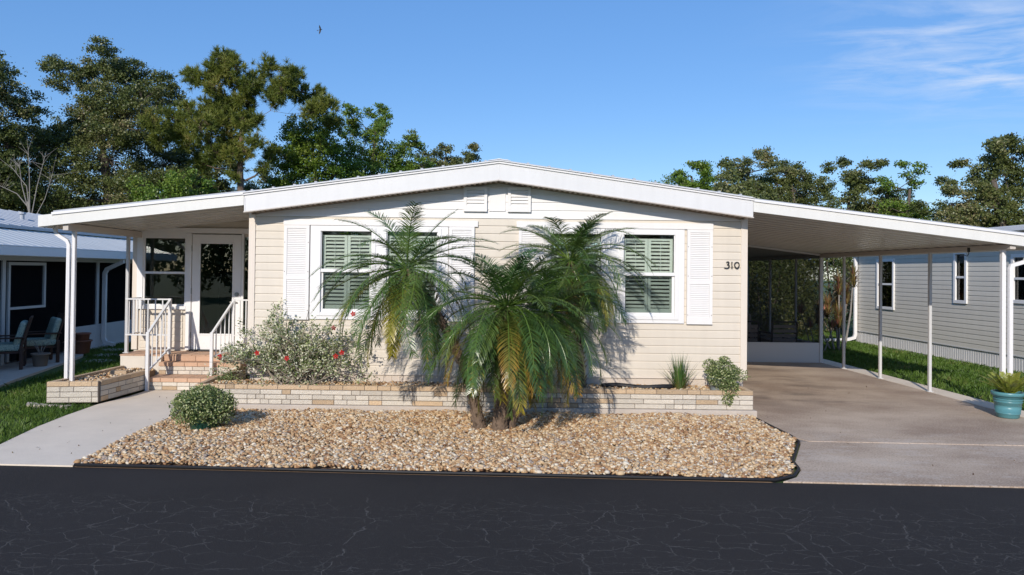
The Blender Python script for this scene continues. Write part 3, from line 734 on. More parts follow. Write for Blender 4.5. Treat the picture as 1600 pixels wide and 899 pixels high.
# house number, brush-like script figures
def stroke(mb, pts, widths, y=-.030):
    P = [Vector((x, 0, z)) for x, z in pts]
    Lp, Rp = [], []
    for i, p in enumerate(P):
        t = (P[min(i+1, len(P)-1)] - P[max(i-1, 0)]).normalized(); n = Vector((-t.z, 0, t.x)) * widths[i] / 2
        Lp.append(p + n); Rp.append(p - n)
    vs = []
    for yy in (y - .008, y + .008):
        for q in Lp + Rp: vs.append((q.x, yy, q.z))
    n = len(P); fs = []
    for i in range(n-1):
        fs.append((i, i+1, n+i+1, n+i)); o = 2*n
        fs.append((o+i, o+n+i, o+n+i+1, o+i+1)); fs.append((i, o+i, o+i+1, i+1)); fs.append((n+i, n+i+1, o+n+i+1, o+n+i))
    fs.append((0, n, 3*n, 2*n)); fs.append((n-1, 3*n-1, 4*n-1, 2*n-1))
    mb.add(vs, fs)
def smoothpts(pts, w, k=5):
    out, ow = [], []
    n = len(pts)
    for i in range(n-1):
        p0 = pts[max(i-1, 0)]; p1 = pts[i]; p2 = pts[i+1]; p3 = pts[min(i+2, n-1)]
        for j in range(k):
            t = j/k
            out.append(tuple(.5*((2*p1[c]) + (-p0[c]+p2[c])*t + (2*p0[c]-5*p1[c]+4*p2[c]-p3[c])*t*t + (-p0[c]+3*p1[c]-3*p2[c]+p3[c])*t**3) for c in (0, 1)))
            ow.append(w[i]*(1-t) + w[i+1]*t)
    out.append(pts[-1]); ow.append(w[-1]); return out, ow
def digit(ptsw, ox, oz, s):
    b = MB(); pts = [(ox + x*s, oz + z*s) for x, z, w in ptsw]; w = [ww*s for _, _, ww in ptsw]
    p, w = smoothpts(pts, w); stroke(b, p, w); o = b.build('house_number', dark_metal, home); return o
Z0n = 2.045; S = .092
digit([(.28, .86, .06), (.42, 1.0, .10), (.62, .97, .14), (.66, .78, .16), (.48, .58, .12), (.44, .54, .10), (.60, .50, .15), (.72, .32, .18), (.62, .10, .15), (.38, -.02, .12), (.12, .0, .10), (-.02, .06, .16)], 3.525, Z0n, S)
digit([(.05, 1.0, .16), (.02, .7, .11), (.04, .4, .09), (.06, .15, .16), (.02, -.06, .14)], 3.628, Z0n, S)
digit([(.42, .96, .10), (.16, .80, .14), (.08, .48, .14), (.22, .12, .16), (.50, .0, .20), (.74, .22, .16), (.80, .55, .12), (.68, .86, .12), (.42, .96, .10)], 3.664, Z0n, S)

# porch room: recessed wall with window, glazed door and sidelight
PY = 2.06
def porch_top(x): return 2.66 + 0.116 * (x + 6.15) + 0.05
pr = MB()
pw_holes = [(-5.985, -5.225, 1.285, 2.50), (-5.135, -4.255, 0.50, 2.56), (-4.215, -3.50, 0.80, 2.50)]
wall_holes(pr, -6.14, XL, 0.42, 2.62, PY+.003, PY+.09, pw_holes)
pr.prism_y([(-6.14, 2.62), (XL, 2.62), (XL, 2.95), (-6.14, 2.64)], PY+.003, PY+.09)
pr.box(-6.14, -6.05, PY+.09, 6.0, 0.42, 2.64)
pr.build('porch_room_wall', beige, home)
siding('porch_siding', beige, home, -6.04, -5.29, 0.52, 1.27, PY, 0.1155, zphase=PH, sgn=-1)
siding('porch_siding', beige, home, -6.13, XL-.02, 2.66, 2.93, PY, 0.1155, zphase=PH+.05, sgn=-1)
siding('porch_siding', beige, home, PY, 6.0, 0.44, 2.64, -6.14, 0.1155, zphase=PH, axis='y', sgn=-1)
b = MB(); b.box(-6.175, -6.075, PY-.03, PY-.004, 0.515, 2.60); b.box(-6.175, -6.142, PY-.004, PY+.07, 0.515, 2.60); b.build('corner_trim', beige_trim, home, bevel=.003)
b = MB(); y0, y1 = PY-.045, PY-.003
b.box(-6.09, -5.985, y0, y1, 1.285, 2.50); b.box(-5.225, -5.135, y0, y1, 0.52, 2.56); b.box(-6.09, -5.2252, y0-.004, y1, 1.225, 1.284); b.box(-6.09, XL-.03, y0-.003, y1, 2.565, 2.655)
b.box(-6.09, -5.2252, y0, y1, 2.5005, 2.564); b.box(-4.255, -4.215, y0, y1, 0.52, 2.56); b.box(-3.50, XL-.02, y0, y1, 0.52, 2.56); b.box(-4.2148, -3.5002, y0, y1, 0.52, 0.80)
b.build('porch_trim', white_trim, home, bevel=.003)
f = MB(); x0, x1, z0, z1 = -5.985, -5.225, 1.285, 2.50
f.box(x0, x0+.03, PY-.03, PY+.05, z0, z1); f.box(x1-.03, x1, PY-.03, PY+.05, z0, z1); f.box(x0+.03, x1-.03, PY-.03, PY+.05, z0, z0+.03); f.box(x0+.03, x1-.03, PY-.03, PY+.05, z1-.03, z1)
f.box(x0+.03, x1-.03, PY-.03, PY+.02, 1.845, 1.885)
pwf = f.build('window', white_trim, home, bevel=.003)
MB().box(x0+.03, x1-.03, PY-.008, PY-.005, 1.885, z1-.03).build('upper_pane', glass_dark, pwf)
MB().box(x0+.03, x1-.03, PY-.002, PY+.001, z0+.03, 1.845).build('lower_pane', glass_dark, pwf)
MB().box(-4.215, -3.50, PY-.012, PY-.008, 0.80, 2.50).build('sidelight_pane', glass_dark, home)
d = MB(); x0, x1, z0, z1 = -5.125, -4.262, 0.53, 2.545; gx0, gx1, gz0, gz1 = -4.985, -4.405, 0.80, 2.39
d.box(x0, gx0, PY-.03, PY+.012, z0, z1); d.box(gx1, x1, PY-.03, PY+.012, z0, z1); d.box(gx0, gx1, PY-.03, PY+.012, z0, gz0); d.box(gx0, gx1, PY-.03, PY+.012, gz1, z1)
for (a1, b1, c1, d1) in ((gx0-.02, gx0+.008, gz0-.02, gz1+.02), (gx1-.008, gx1+.02, gz0-.02, gz1+.02)): d.box(a1, b1, PY-.038, PY-.0302, c1, d1)
d.box(gx0+.009, gx1-.009, PY-.038, PY-.0302, gz0-.02, gz0+.008); d.box(gx0+.009, gx1-.009, PY-.038, PY-.0302, gz1-.008, gz1+.02)
door = d.build('door', white_trim, home, bevel=.002)
MB().box(gx0, gx1, PY-.012, PY-.008, gz0, gz1).build('door_pane', glass_dark, door)
k = MB(); k.tube([(-4.332, PY-.03, 1.50), (-4.332, PY-.045, 1.50)], .038, 16); k.tube([(-4.332, PY-.045, 1.50), (-4.332, PY-.065, 1.50)], [.012, .026], 12); k.build('deadbolt', brass, door, smooth=False)
k = MB(); k.tube([(-4.332, PY-.03, 1.36), (-4.332, PY-.06, 1.36)], .013, 10); k.tube([(-4.332, PY-.062, 1.36), (-4.44, PY-.062, 1.365)], .009, 8); k.build('door_handle', brass, door)
for zz in (2.3, 1.55, .78): MB().box(-5.135, -5.122, PY-.050, PY-.044, zz-.05, zz+.05).build('hinge', brass, door)
MB().box(-5.13, -4.26, PY-.10, PY+.02, 0.503, 0.528).build('threshold', dark_metal, home)
# dim room behind the glass: floor, back wall with pale blinds, furniture-like dark mass
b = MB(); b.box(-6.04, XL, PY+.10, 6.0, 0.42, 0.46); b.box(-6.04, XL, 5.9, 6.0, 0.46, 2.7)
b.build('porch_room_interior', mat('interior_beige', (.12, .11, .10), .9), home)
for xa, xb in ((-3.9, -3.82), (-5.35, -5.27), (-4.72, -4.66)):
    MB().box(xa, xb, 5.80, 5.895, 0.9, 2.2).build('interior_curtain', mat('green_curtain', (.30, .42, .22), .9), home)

# ------------------------------------------------------------------ carport
def cp_bot(x): return 2.852 - 0.116 * (x - 3.82)
cp = thing('carport', 'white pan roof carport on slim posts attached to the right side of the beige home', 'carport', (6, 0, 0))
CX0, CX1 = 3.835, 7.98
YB = 12.2
b = MB(); b.prism_y([(CX0, cp_bot(CX0)), (CX1, cp_bot(CX1)), (CX1, cp_bot(CX1)+.155), (CX0, cp_bot(CX0)+.155)], -.325, -.295)
b.box(CX1-.02, CX1+.10, -.325, YB, cp_bot(CX1)-.005, cp_bot(CX1)+.13)
b.build('fascia', awning_m, cp, bevel=.003)
b = MB(); b.prism_y([(CX0+.005, cp_bot(CX0)+.145), (CX1, cp_bot(CX1)+.145), (CX1, cp_bot(CX1)+.18), (CX0+.005, cp_bot(CX0)+.18)], -.345, -.3252)
b.build('drip_edge', white, cp, bevel=.002)
b = MB(); b.prism_y([(CX0, cp_bot(CX0)+.03), (CX1-.02, cp_bot(CX1-.02)+.03), (CX1-.02, cp_bot(CX1-.02)+.20), (CX0, cp_bot(CX0)+.20)], -.29, YB)
yy = -.28   # pan ribs run down the slope, joints show underneath
b.build('roof', roof_metal, cp)
b = MB(); b.prism_y([(CX0, cp_bot(CX0)+.020), (CX1-.02, cp_bot(CX1-.02)+.020), (CX1-.02, cp_bot(CX1-.02)+.0295), (CX0, cp_bot(CX0)+.0295)], -.29, YB)
yy = 0.02
while yy < YB:
    b.add([(CX0, yy, cp_bot(CX0)+.0205), (CX1-.02, yy, cp_bot(CX1-.02)+.0205), (CX1-.02, yy+.022, cp_bot(CX1-.02)+.0205), (CX0, yy+.022, cp_bot(CX0)+.0205),
           (CX0, yy+.004, cp_bot(CX0)+.010), (CX1-.02, yy+.004, cp_bot(CX1-.02)+.010), (CX1-.02, yy+.018, cp_bot(CX1-.02)+.010), (CX0, yy+.018, cp_bot(CX0)+.010)],
          [(0, 4, 5, 1), (4, 7, 6, 5), (7, 3, 2, 6)]); yy += .305
b.build('ceiling', ceil_m, cp)
b = MB(); b.box(7.52, 7.60, -.28, YB, 2.36, cp_bot(7.6)+.018); b.build('beam', mat('beam_beige', (.55, .50, .45), .5), cp, bevel=.004)
def post(name, x, y, z0, z1, m, parent, w=.056):
    b = MB(); b.box(x-w/2, x+w/2, y-w/2, y+w/2, z0, z1)
    for s in (-1, 1):   # raised corner ribs of the extrusion
        b.box(x+s*w/2*.55-.004, x+s*w/2*.55+.004, y-w/2-.003, y-w/2-.0002, z0, z1)
    b.rbox(Matrix.Translation((x, y, z0+.006)), w+.05, w+.03, .010)
    return b.build(name, m, parent, bevel=.002)
for yy in (1.68, 3.24, 4.66): post('post', 7.56, yy, 0.004, 2.36, grey_post, cp, .045)
post('post', 7.555, -.08, 0.004, 2.36, white, cp, .055)
def downspout(name, pts, parent, m=white, w=.072, d=.05):
    """rectangular pipe swept along points (XZ plane bends), with small ribs"""
    b = MB(); b.tube(pts, w/2, 4, squash=d/w)
    o = b.build(name, m, parent); return o
def rect_pipe(mb, pts, wx, wy):
    """pts in a vertical plane; sections kept rectangular"""
    P = [Vector(p) for p in pts]; vs = []; fs = []
    for i, p in enumerate(P):
        t0 = (P[i]-P[i-1]).normalized() if i > 0 else (P[1]-P[0]).normalized()
        t1 = (P[i+1]-P[i]).normalized() if i < len(P)-1 else t0
        t = (t0+t1).normalized(); sidev = Vector((0, 1, 0)) if abs(t.y) < .5 else Vector((1, 0, 0))
        u = t.cross(sidev).normalized(); k = 1/max(.5, t.dot(t0))
        for a, c in ((-1, -1), (1, -1), (1, 1), (-1, 1)): vs.append(p + u*(a*wx/2*k) + sidev*(c*wy/2))
    for i in range(len(P)-1):
        for k in range(4): fs.append((i*4+k, i*4+(k+1) % 4, (i+1)*4+(k+1) % 4, (i+1)*4+k))
    fs += [(3, 2, 1, 0), tuple(len(P)*4-4+k for k in range(4))]
    mb.add(vs, fs)
b = MB(); rect_pipe(b, [(7.86, -.14, cp_bot(7.86)+.02), (7.86, -.14, 2.25), (7.84, -.14, 2.19), (7.64, -.14, 2.13), (7.622, -.14, 2.08), (7.622, -.14, 0.05)], .052, .045)
for x_ in (7.61, 7.634): b.box(x_-.002, x_+.002, -.165, -.163, .06, 2.06)
b.build('downspout', white, cp)
b = MB(); b.box(7.31, 7.33, .30, .34, 2.33, 2.40); b.tube([(7.32, .32, 2.33), (7.32, .32, 2.30), (7.29, .31, 2.27), (7.25, .31, 2.285)], .006, 6); b.build('hook', dark_metal, cp)

# screened patio room at the back of the carport
sr = thing('screen_room', 'screened patio room with white kick panel at the back of the carport', 'screen room', (5.7, 5.7, 0))
b = MB(); b.box(3.86, 7.58, 5.68, 5.72, 0.0, 0.415); b.box(7.54, 7.58, 5.72, 12.0, 0.0, 0.415); b.box(3.86, 7.58, 12.0, 12.04, 0.0, 0.415)
b.build('kick_panel', mat('kick_panel_white', (.62, .63, .64), .5), sr, bevel=.003)
b = MB()
b.box(3.86, 7.52, 5.675, 5.725, .4155, .445); b.box(7.515, 7.585, 5.66, 5.73, 0, 2.355)
b.prism_y([(3.86, cp_bot(3.86)-.03), (7.515, cp_bot(7.515)-.03), (7.515, cp_bot(7.515)+.012), (3.86, cp_bot(3.86)+.012)], 5.68, 5.72)
for yy in (7.05, 8.65, 10.3): b.box(7.54, 7.58, yy-.028, yy+.028, .4155, 2.355)
for xx in (3.9, 5.2, 6.4, 7.56): b.box(xx-.028, xx+.028, 12.0, 12.04, .4155, cp_bot(xx)+.01)
b.build('frame', mat('screen_frame', (.62, .62, .62), .45), sr, bevel=.003)
b = MB(); b.add([(3.86, 5.70, .445), (7.515, 5.70, .445), (7.515, 5.70, cp_bot(7.515)-.03), (3.86, 5.70, cp_bot(3.86)-.03)], [(0, 1, 2, 3)])
b.build('screen', screen_m, sr)
b = MB(); b.add([(7.56, 5.73, .415), (7.56, 12, .415), (7.56, 12, 2.36), (7.56, 5.73, 2.36)], [(0, 1, 2, 3)])
b.add([(3.86, 12.02, .415), (7.56, 12.02, .415), (7.56, 12.02, cp_bot(7.56)), (3.86, 12.02, cp_bot(3.86))], [(0, 1, 2, 3)])
b.build('side_screen', screenmat('side_insect_screen', .35, (.035, .037, .042)), sr)
MB().box(3.86, 7.54, 5.73, 12.0, 0.001, 0.012).build('floor', mat('patio_floor', (.10, .09, .085), .8), sr)

# ------------------------------------------------------------------ porch awning, posts, downspout
def aw_bot(x): return 2.863 + 0.1165 * (x + 3.46)
aw = thing('porch_awning', 'white pan roof awning on two slim posts over the front porch steps', 'awning', (-5, 0, 0))
AX0, AX1 = -6.42, -3.46
b = MB(); b.prism_y([(AX0, aw_bot(AX0)), (AX1, aw_bot(AX1)), (AX1, aw_bot(AX1)+.165), (AX0, aw_bot(AX0)+.165)], -.325, -.295)
b.box(AX0-.01, AX0+.12, -.2945, 7.5, aw_bot(AX0)-.004, aw_bot(AX0)+.125)
b.build('fascia', awning_m, aw, bevel=.003)
b = MB(); b.prism_y([(AX0+.20, aw_bot(AX0+.2)+.150), (AX1, aw_bot(AX1)+.150), (AX1, aw_bot(AX1)+.188), (AX0+.20, aw_bot(AX0+.2)+.188)], -.345, -.3252)
b.build('drip_edge', white, aw, bevel=.002)
b = MB(); b.prism_y([(AX0+.20, aw_bot(AX0+.2)+.14), (AX1, aw_bot(AX1)+.14), (AX1, aw_bot(AX1)+.215), (AX0+.20, aw_bot(AX0+.2)+.215)], -.294, 7.5)
b.build('roof', roof_metal, aw)
b = MB(); b.prism_y([(AX0+.12, aw_bot(AX0+.12)+.022), (AX1, aw_bot(AX1)+.022), (AX1, aw_bot(AX1)+.05), (AX0+.12, aw_bot(AX0+.12)+.05)], -.294, 7.5)
yy = 0.0
while yy < 7.4:
    b.add([(AX0+.12, yy, aw_bot(AX0+.12)+.0225), (AX1, yy, aw_bot(AX1)+.0225), (AX1, yy+.02, aw_bot(AX1)+.0225), (AX0+.12, yy+.02, aw_bot(AX0+.12)+.0225),
           (AX0+.12, yy+.003, aw_bot(AX0+.12)+.012), (AX1, yy+.003, aw_bot(AX1)+.012), (AX1, yy+.017, aw_bot(AX1)+.012), (AX0+.12, yy+.017, aw_bot(AX0+.12)+.012)],
          [(0, 4, 5, 1), (4, 7, 6, 5), (7, 3, 2, 6)]); yy += .305
b.build('ceiling', ceil_m, aw)
b = MB(); b.box(-6.085, -6.005, -.28, 2.02, 2.475, aw_bot(-6.085)+.020); b.build('beam', mat('beam_beige', (.55, .50, .45), .5), aw, bevel=.004)
post('post', -6.035, -.06, 0.0, 2.473, white, aw, .050)
post('post', -6.045, 1.60, 0.503, 2.473, grey_post, aw, .048)
b = MB(); rect_pipe(b, [(-6.30, -.10, aw_bot(-6.3)+.02), (-6.30, -.10, 2.50), (-6.28, -.10, 2.43), (-6.12, -.10, 2.33), (-6.095, -.10, 2.27), (-6.095, -.10, 0.30)], .046, .04)
b.box(-6.097, -6.093, -.1225, -.1205, .32, 2.25)
b.build('downspout', white, aw)

# ------------------------------------------------------------------ masonry: stone-faced planters and steps
def stone_face(mb, mcore, p0, p1, z0, z1, courses, nout, r, thick=.07, cap_tan=True, lens=(.18, .30, .42)):
    """courses of cast stone between ground points p0, p1; stone front face lies on the line, wall goes inward (nout points outward)"""
    p0 = Vector((*p0, 0)); p1 = Vector((*p1, 0)); d = (p1 - p0); L = d.length; d.normalize(); n = Vector((nout[0], nout[1], 0)).normalized()
    h = (z1 - z0) / courses; ang = math.atan2(d.y, d.x)
    for c in range(courses):
        s = 0.0; top = c == courses - 1
        while s < L - 1e-6:
            l = r.choice(lens) if r.random() < .85 else .12
            if L - s - l < .08: l = L - s
            tan = (top and cap_tan) or r.random() < .13
            M = Matrix.Translation(p0 + d*(s + l/2) - n*(thick/2 - r.uniform(-.003, .003)) + Vector((0, 0, z0 + h*(c+.5)))) @ Matrix.Rotation(ang, 4, 'Z')
            mb.rbox(M, l - .007, thick, h - .008, 1 if tan else 0)
            s += l
    # mortar core, just behind the faces
    a = p0 - n*.009; b_ = p1 - n*.009; c_ = p1 - n*(thick-.009); e = p0 - n*(thick-.009)
    pts = [a, b_, c_, e]
    ar = sum(pts[i].x*pts[(i+1) % 4].y - pts[(i+1) % 4].x*pts[i].y for i in range(4))
    if ar < 0: pts.reverse()
    mcore.prism_z([(q.x, q.y) for q in pts], z0 - .002, z1 - .009)
r2 = random.Random(21)
pl = thing('stone_planter', 'long low planter wall of cream and tan stone in front of the home', 'planter', (0, -.4, 0))
s, c = MB(), MB()
stone_face(s, c, (-3.97, -.70), (3.715, -.70), .090, .356, 4, (0, -1), r2)
stone_face(s, c, (3.715, -.630), (3.715, 0.10), .090, .356, 4, (1, 0), r2)
stone_face(s, c, (-3.97, 1.25), (-3.97, -.630), .090, .356, 4, (-1, 0), r2)
s.build('stone_wall', [stone_white, stone_tan], pl, bevel=.006); c.build('mortar_joint', mortar, pl)
MB().box(-4.0, 3.755, -.742, 0.0, -.1, .088).build('footing', footing_m, pl, bevel=.008)
MB().box(-3.90, 3.645, -.63, -.001, .10, .300).build('soil', mat('planter_gravel_base', (.30, .21, .14), .95, (25, .2)), pl)
tag(rocks('river_rock', [(-3.89, -.62), (3.64, -.62), (3.64, -.03), (-3.89, -.03)], 4200, .014, .028, .305, rng), 'small tan river rock lying inside the long stone planter', 'gravel', kind='stuff')

p2 = thing('stone_planter', 'short stone planter around the left awning post beside the walk', 'planter', (-5.8, .4, 0))
s, c = MB(), MB()
A, B, C_, D_ = (-6.17, -.46), (-5.49, -.36), (-5.345, .95), (-6.03, 1.38)
stone_face(s, c, A, B, .02, .322, 4, (.15, -1), r2)
stone_face(s, c, (B[0]+.006, B[1]+.07), C_, .02, .322, 4, (1, -.11), r2)
stone_face(s, c, D_, (A[0]+.008, A[1]+.07), .02, .322, 4, (-1, .08), r2)
s.build('stone_wall', [stone_white, stone_tan], p2, bevel=.006); c.build('mortar_joint', mortar, p2)
P2 = [(-6.08, -.36), (-5.57, -.29), (-5.43, .93), (-5.45, 1.38), (-5.97, 1.38)]
MB().prism_z(P2, 0.0, .255).build('soil', mat('planter_gravel_base', (.3, .21, .14)), p2)
tag(rocks('river_rock', P2, 700, .014, .028, .262, rng), 'small tan river rock filling the short stone planter by the awning post', 'gravel', kind='stuff')
b = MB(); b.rbox(Matrix.Translation((-5.72, .72, .298)) @ Matrix.Rotation(.12, 4, 'Z'), .24, .11, .065)
tag(b.build('loose_brick', stone_tan, bevel=.006), 'loose tan brick lying on the rock in the short planter', 'brick')
b = MB(); b.prism_z([(-6.5, -.35), (-6.1, -.5), (-5.75, -.52), (-5.78, -.62), (-6.4, -.55)], -.03, .012)
struct(b.build('concrete_scrap', footing_m), 'rough strip of spilled concrete beside the planter', 'slab')

st = thing('porch_steps', 'three tan tiled porch steps with stone risers leading to the door', 'steps', (-4.8, 1.2, 0))
b = MB(); b.box(-6.05, -5.37, 1.40, PY-.005, 0.0, .478); b.box(-5.37, XL-.002, 1.50, PY-.005, 0.0, .478)
b.build('porch_slab', cream_stucco, st, bevel=.004)
def tiles(mb, x0, x1, y0, y1, z0, z1, r, w=.24):
    x = x0
    while x < x1 - 1e-4:
        e = min(x + w, x1)
        if x1 - e < .06: e = x1
        mb.box(x + .003, e - .003, y0, y1, z0, z1); x = e
b = MB()
tiles(b, -6.06, -5.372, 1.392, PY-.005, .480, .500, r2); tiles(b, -5.372, XL-.002, 1.485, PY-.005, .480, .500, r2)
b.build('tile_floor', tile_m, st, bevel=.003)
b = MB(); tiles(b, -5.37, -3.52, 1.478, 1.498, .392, .478, r2, .55); b.box(-5.37, -3.5, 1.499, 1.503, .38, .479); b.build('top_riser', tile_m, st, bevel=.003)
s, c, t = MB(), MB(), MB()
stone_face(s, c, (-5.37, 1.315), (-3.62, 1.315), .19, .385 - .062, 2, (0, -1), r2, cap_tan=False, lens=(.2, .24, .42))
s.box(-5.36, -3.63, 1.39, 1.497, .19, .37)
tiles(t, -5.37, -3.62, 1.305, 1.476, .325, .388, r2, .215)
stone_face(s, c, (-5.36, .885), (-3.985, .885), .0, .19 - .062, 2, (0, -1), r2, cap_tan=False, lens=(.2, .24, .42))
s.box(-5.35, -3.99, .96, 1.40, .0, .17)
tiles(t, -5.36, -3.985, .875, 1.312, .13, .192, r2, .215)
s.build('stone_riser', [stone_white, stone_tan], st, bevel=.004); c.build('mortar_joint', mortar, st); t.build('tile_tread', tile_m, st, bevel=.004)
b = MB(); b.rbox(Matrix.Translation((-3.99, 1.02, .44)), .20, .16, .16)
tag(b.build('brick_block', stone_tan, bevel=.008), 'tan brick block standing at the right end of the porch steps by the shrub', 'brick')

# railings
rail_m = mat('rail_white', (.72, .72, .72), .4, (4, .04, 4))
def railing(label, pl_, ph, z0l, z0h, zl, zh, side_pts, loc):
    """pl_/ph: xy of low and high posts; side_pts: list of (x,y) to which the level rail continues"""
    t = thing('handrail', label, 'handrail', loc)
    MB().box(pl_[0]-.024, pl_[0]+.024, pl_[1]-.024, pl_[1]+.024, z0l, zl).build('post', rail_m, t, bevel=.002)
    MB().box(ph[0]-.024, ph[0]+.024, ph[1]-.024, ph[1]+.024, z0h, zh).build('post', rail_m, t, bevel=.002)
    a = Vector((pl_[0], pl_[1], zl-.02)); b_ = Vector((ph[0], ph[1], zh-.03))
    MB().bar(a, b_, .042, .028).build('sloping_rail', rail_m, t, bevel=.002)
    a2 = Vector((pl_[0], pl_[1], z0l + .30)); b2 = Vector((ph[0], ph[1], z0h + .10))
    MB().bar(a2, b2, .034, .022).build('bottom_rail', rail_m, t, bevel=.002)
    for k in range(1, 5):
        f = k/5; p = a.lerp(b_, f); q = a2.lerp(b2, f)
        MB().box(p.x-.008, p.x+.008, p.y-.008, p.y+.008, q.z, p.z).build('baluster', rail_m, t)
    prev = ph
    for q in side_pts:
        A_ = Vector((prev[0], prev[1], zh-.015)); B_ = Vector((q[0], q[1], zh-.015))
        MB().bar(A_, B_, .036, .024).build('top_rail', rail_m, t, bevel=.002)
        MB().bar(A_-Vector((0, 0, .60)), B_-Vector((0, 0, .60)), .032, .022).build('bottom_rail', rail_m, t, bevel=.002)
        n = max(2, int(round((B_-A_).length/.115)))
        for k in range(1, n):
            p = A_.lerp(B_, k/n); MB().box(p.x-.008, p.x+.008, p.y-.008, p.y+.008, zh-.615, zh-.015).build('baluster', rail_m, t)
        prev = q
    return t
railing('white metal handrail along the left side of the porch steps', (-5.32, .80), (-5.29, 1.53), -.0, .50, .93, 1.435, [(-6.01, 1.50), (-6.02, 2.02)], (-5.5, 1.2, 0))
railing('white metal handrail on the right of the steps beside the red flowered shrub', (-4.46, 1.22), (-4.24, 1.60), .192, .50, .90, 1.435, [(-3.49, 1.60)], (-4.1, 1.4, 0))

# ------------------------------------------------------------------ right neighbour: grey home
nb = thing('mobile_home', 'light grey vinyl sided home beyond the carport with white framed windows', 'mobile home', (13, 4, 0))
NX = 11.10
nh = [(9.10, 9.99, 1.04, 2.43), (6.10, 6.58, 1.34, 2.56), (3.75, 4.68, 1.42, 2.45)]
b = MB()
ys = sorted(nh)
xs = [-8.0] + sum([[h[0]+.03, h[1]-.03] for h in ys], []) + [11.2]
for i in range(0, len(xs), 2): b.box(NX+.003, NX+.1, xs[i], xs[i+1], .34, 3.0)
for h in ys: b.box(NX+.003, NX+.1, h[0]+.03, h[1]-.03, .34, h[2]+.03); b.box(NX+.003, NX+.1, h[0]+.03, h[1]-.03, h[3]-.03, 3.0)
b.box(NX+.1, 18, 11.1, 11.2, .34, 3.0); b.box(NX+.1, 18, -8, -7.9, .34, 3.0); b.box(17.9, 18, -7.9, 11.1, .34, 3.0); b.box(NX+.1, 17.9, -7.9, 11.1, .34, .38)
b.build('wall', grey_siding, nb)
siding('siding', grey_siding, nb, -8, 11.12, .34, 3.0, NX, .1095, depth=.016, holes=[(h[0]+.03, h[1]-.03, h[2]+.03, h[3]-.03) for h in nh], zphase=.34, axis='y', sgn=-1)
b = MB(); yy = -8.0
while yy < 11.15:
    b.box(NX+.005, NX+.03, yy, yy+.055, 0, .335); b.box(NX+.018, NX+.035, yy+.055, yy+.08, 0, .335); yy += .08
b.build('skirting', skirt_m, nb)
MB().box(NX-.02, NX+.03, -8, 11.2, .318, .345).build('skirting_rail', skirt_m, nb)
b = MB(); b.box(NX-.03, NX+.05, 11.12, 11.21, .33, 3.0); b.build('corner_trim', white_trim, nb)
for h in nh:
    f = MB(); w = .075; a0, a1, z0, z1 = h; X0, X1 = NX-.045, NX-.002
    f.box(X0, X1, a0, a0+w, z0, z1); f.box(X0, X1, a1-w, a1, z0, z1); f.box(X0, X1, a0+w, a1-w, z0, z0+w); f.box(X0, X1, a0+w, a1-w, z1-w, z1)
    zm = (z0+z1)/2; f.box(X0+.012, X1+.02, a0+w, a1-w, zm-.025, zm+.025)
    wn_ = f.build('window', white_trim, nb, bevel=.004)
    MB().box(NX+.012, NX+.016, a0+w, a1-w, z0+w, z1-w).build('pane', glass_dark, wn_)
    c_ = MB()
    n = int((a1-a0)/.08)
    c_.box(NX+.14, NX+.145, a0, a1, zm+.1, z1); c_.build('curtain', mat('neighbour_blind', (.22, .30, .24), .9), wn_)
MB().box(NX+.8, NX+.85, -7.8, 11, .38, 3.0).build('interior_partition', dark_room, nb)
b = MB(); b.prism_y([(NX-.28, 2.93), (14.5, 3.15), (18.3, 2.93), (18.3, 3.02), (14.5, 3.26), (NX-.28, 3.02)], -8.3, 11.5); b.build('roof', roof_metal, nb)
b = MB(); b.box(NX-.40, NX-.285, -8.3, 11.5, 2.90, 3.01); b.build('gutter', white, nb, bevel=.01)
b = MB(); rect_pipe(b, [(NX-.33, 11.05, 2.90), (NX-.33, 11.05, 2.75), (NX-.09, 11.05, 2.62), (NX-.09, 11.05, .22), (NX-.12, 11.05, .12), (NX-.30, 11.05, .07), (NX-1.0, 11.05, .03)], .085, .07); b.build('downspout', white, nb)
MB().prism_z([(NX-.25, -8), (NX, -8), (NX, 11.2), (NX-.12, 11.2)], -.05, -.015).build('mulch_strip', mat('pale_gravel', (.4, .35, .3), .95, (20, .2)), nb)

# ------------------------------------------------------------------ left neighbour: long low home with screened lanai
ln = thing('mobile_home', 'white roofed home on the left with dark screened lanai facing the lawn', 'mobile home', (-12, 4, 0))
LX = -9.42
def lroof(x): return 2.315 + (-8.9 - x) * .292
b = MB(); b.prism_y([(-10.3, lroof(-10.3)), (-8.9, lroof(-8.9)), (-8.9, lroof(-8.9)+.03), (-10.3, lroof(-10.3)+.03)], -6, 13.5)
yy = -6
while yy < 13.4:
    b.add([(-10.3, yy, lroof(-10.3)+.03), (-8.9, yy, lroof(-8.9)+.03), (-8.9, yy+.05, lroof(-8.9)+.03), (-10.3, yy+.05, lroof(-10.3)+.03),
           (-10.3, yy+.012, lroof(-10.3)+.037), (-8.9, yy+.012, lroof(-8.9)+.037), (-8.9, yy+.038, lroof(-8.9)+.037), (-10.3, yy+.038, lroof(-10.3)+.037)],
          [(0, 1, 5, 4), (4, 5, 6, 7), (7, 6, 2, 3), (1, 2, 6, 5), (0, 4, 7, 3)]); yy += .30
b.build('lanai_roof', roof_white, ln)
b = MB(); b.prism_y([(-13.0, 3.40), (-10.25, 2.77), (-10.25, 2.84), (-13.0, 3.47), (-16.3, 2.84), (-16.3, 2.77)], -6, 13.5)
yy = -6
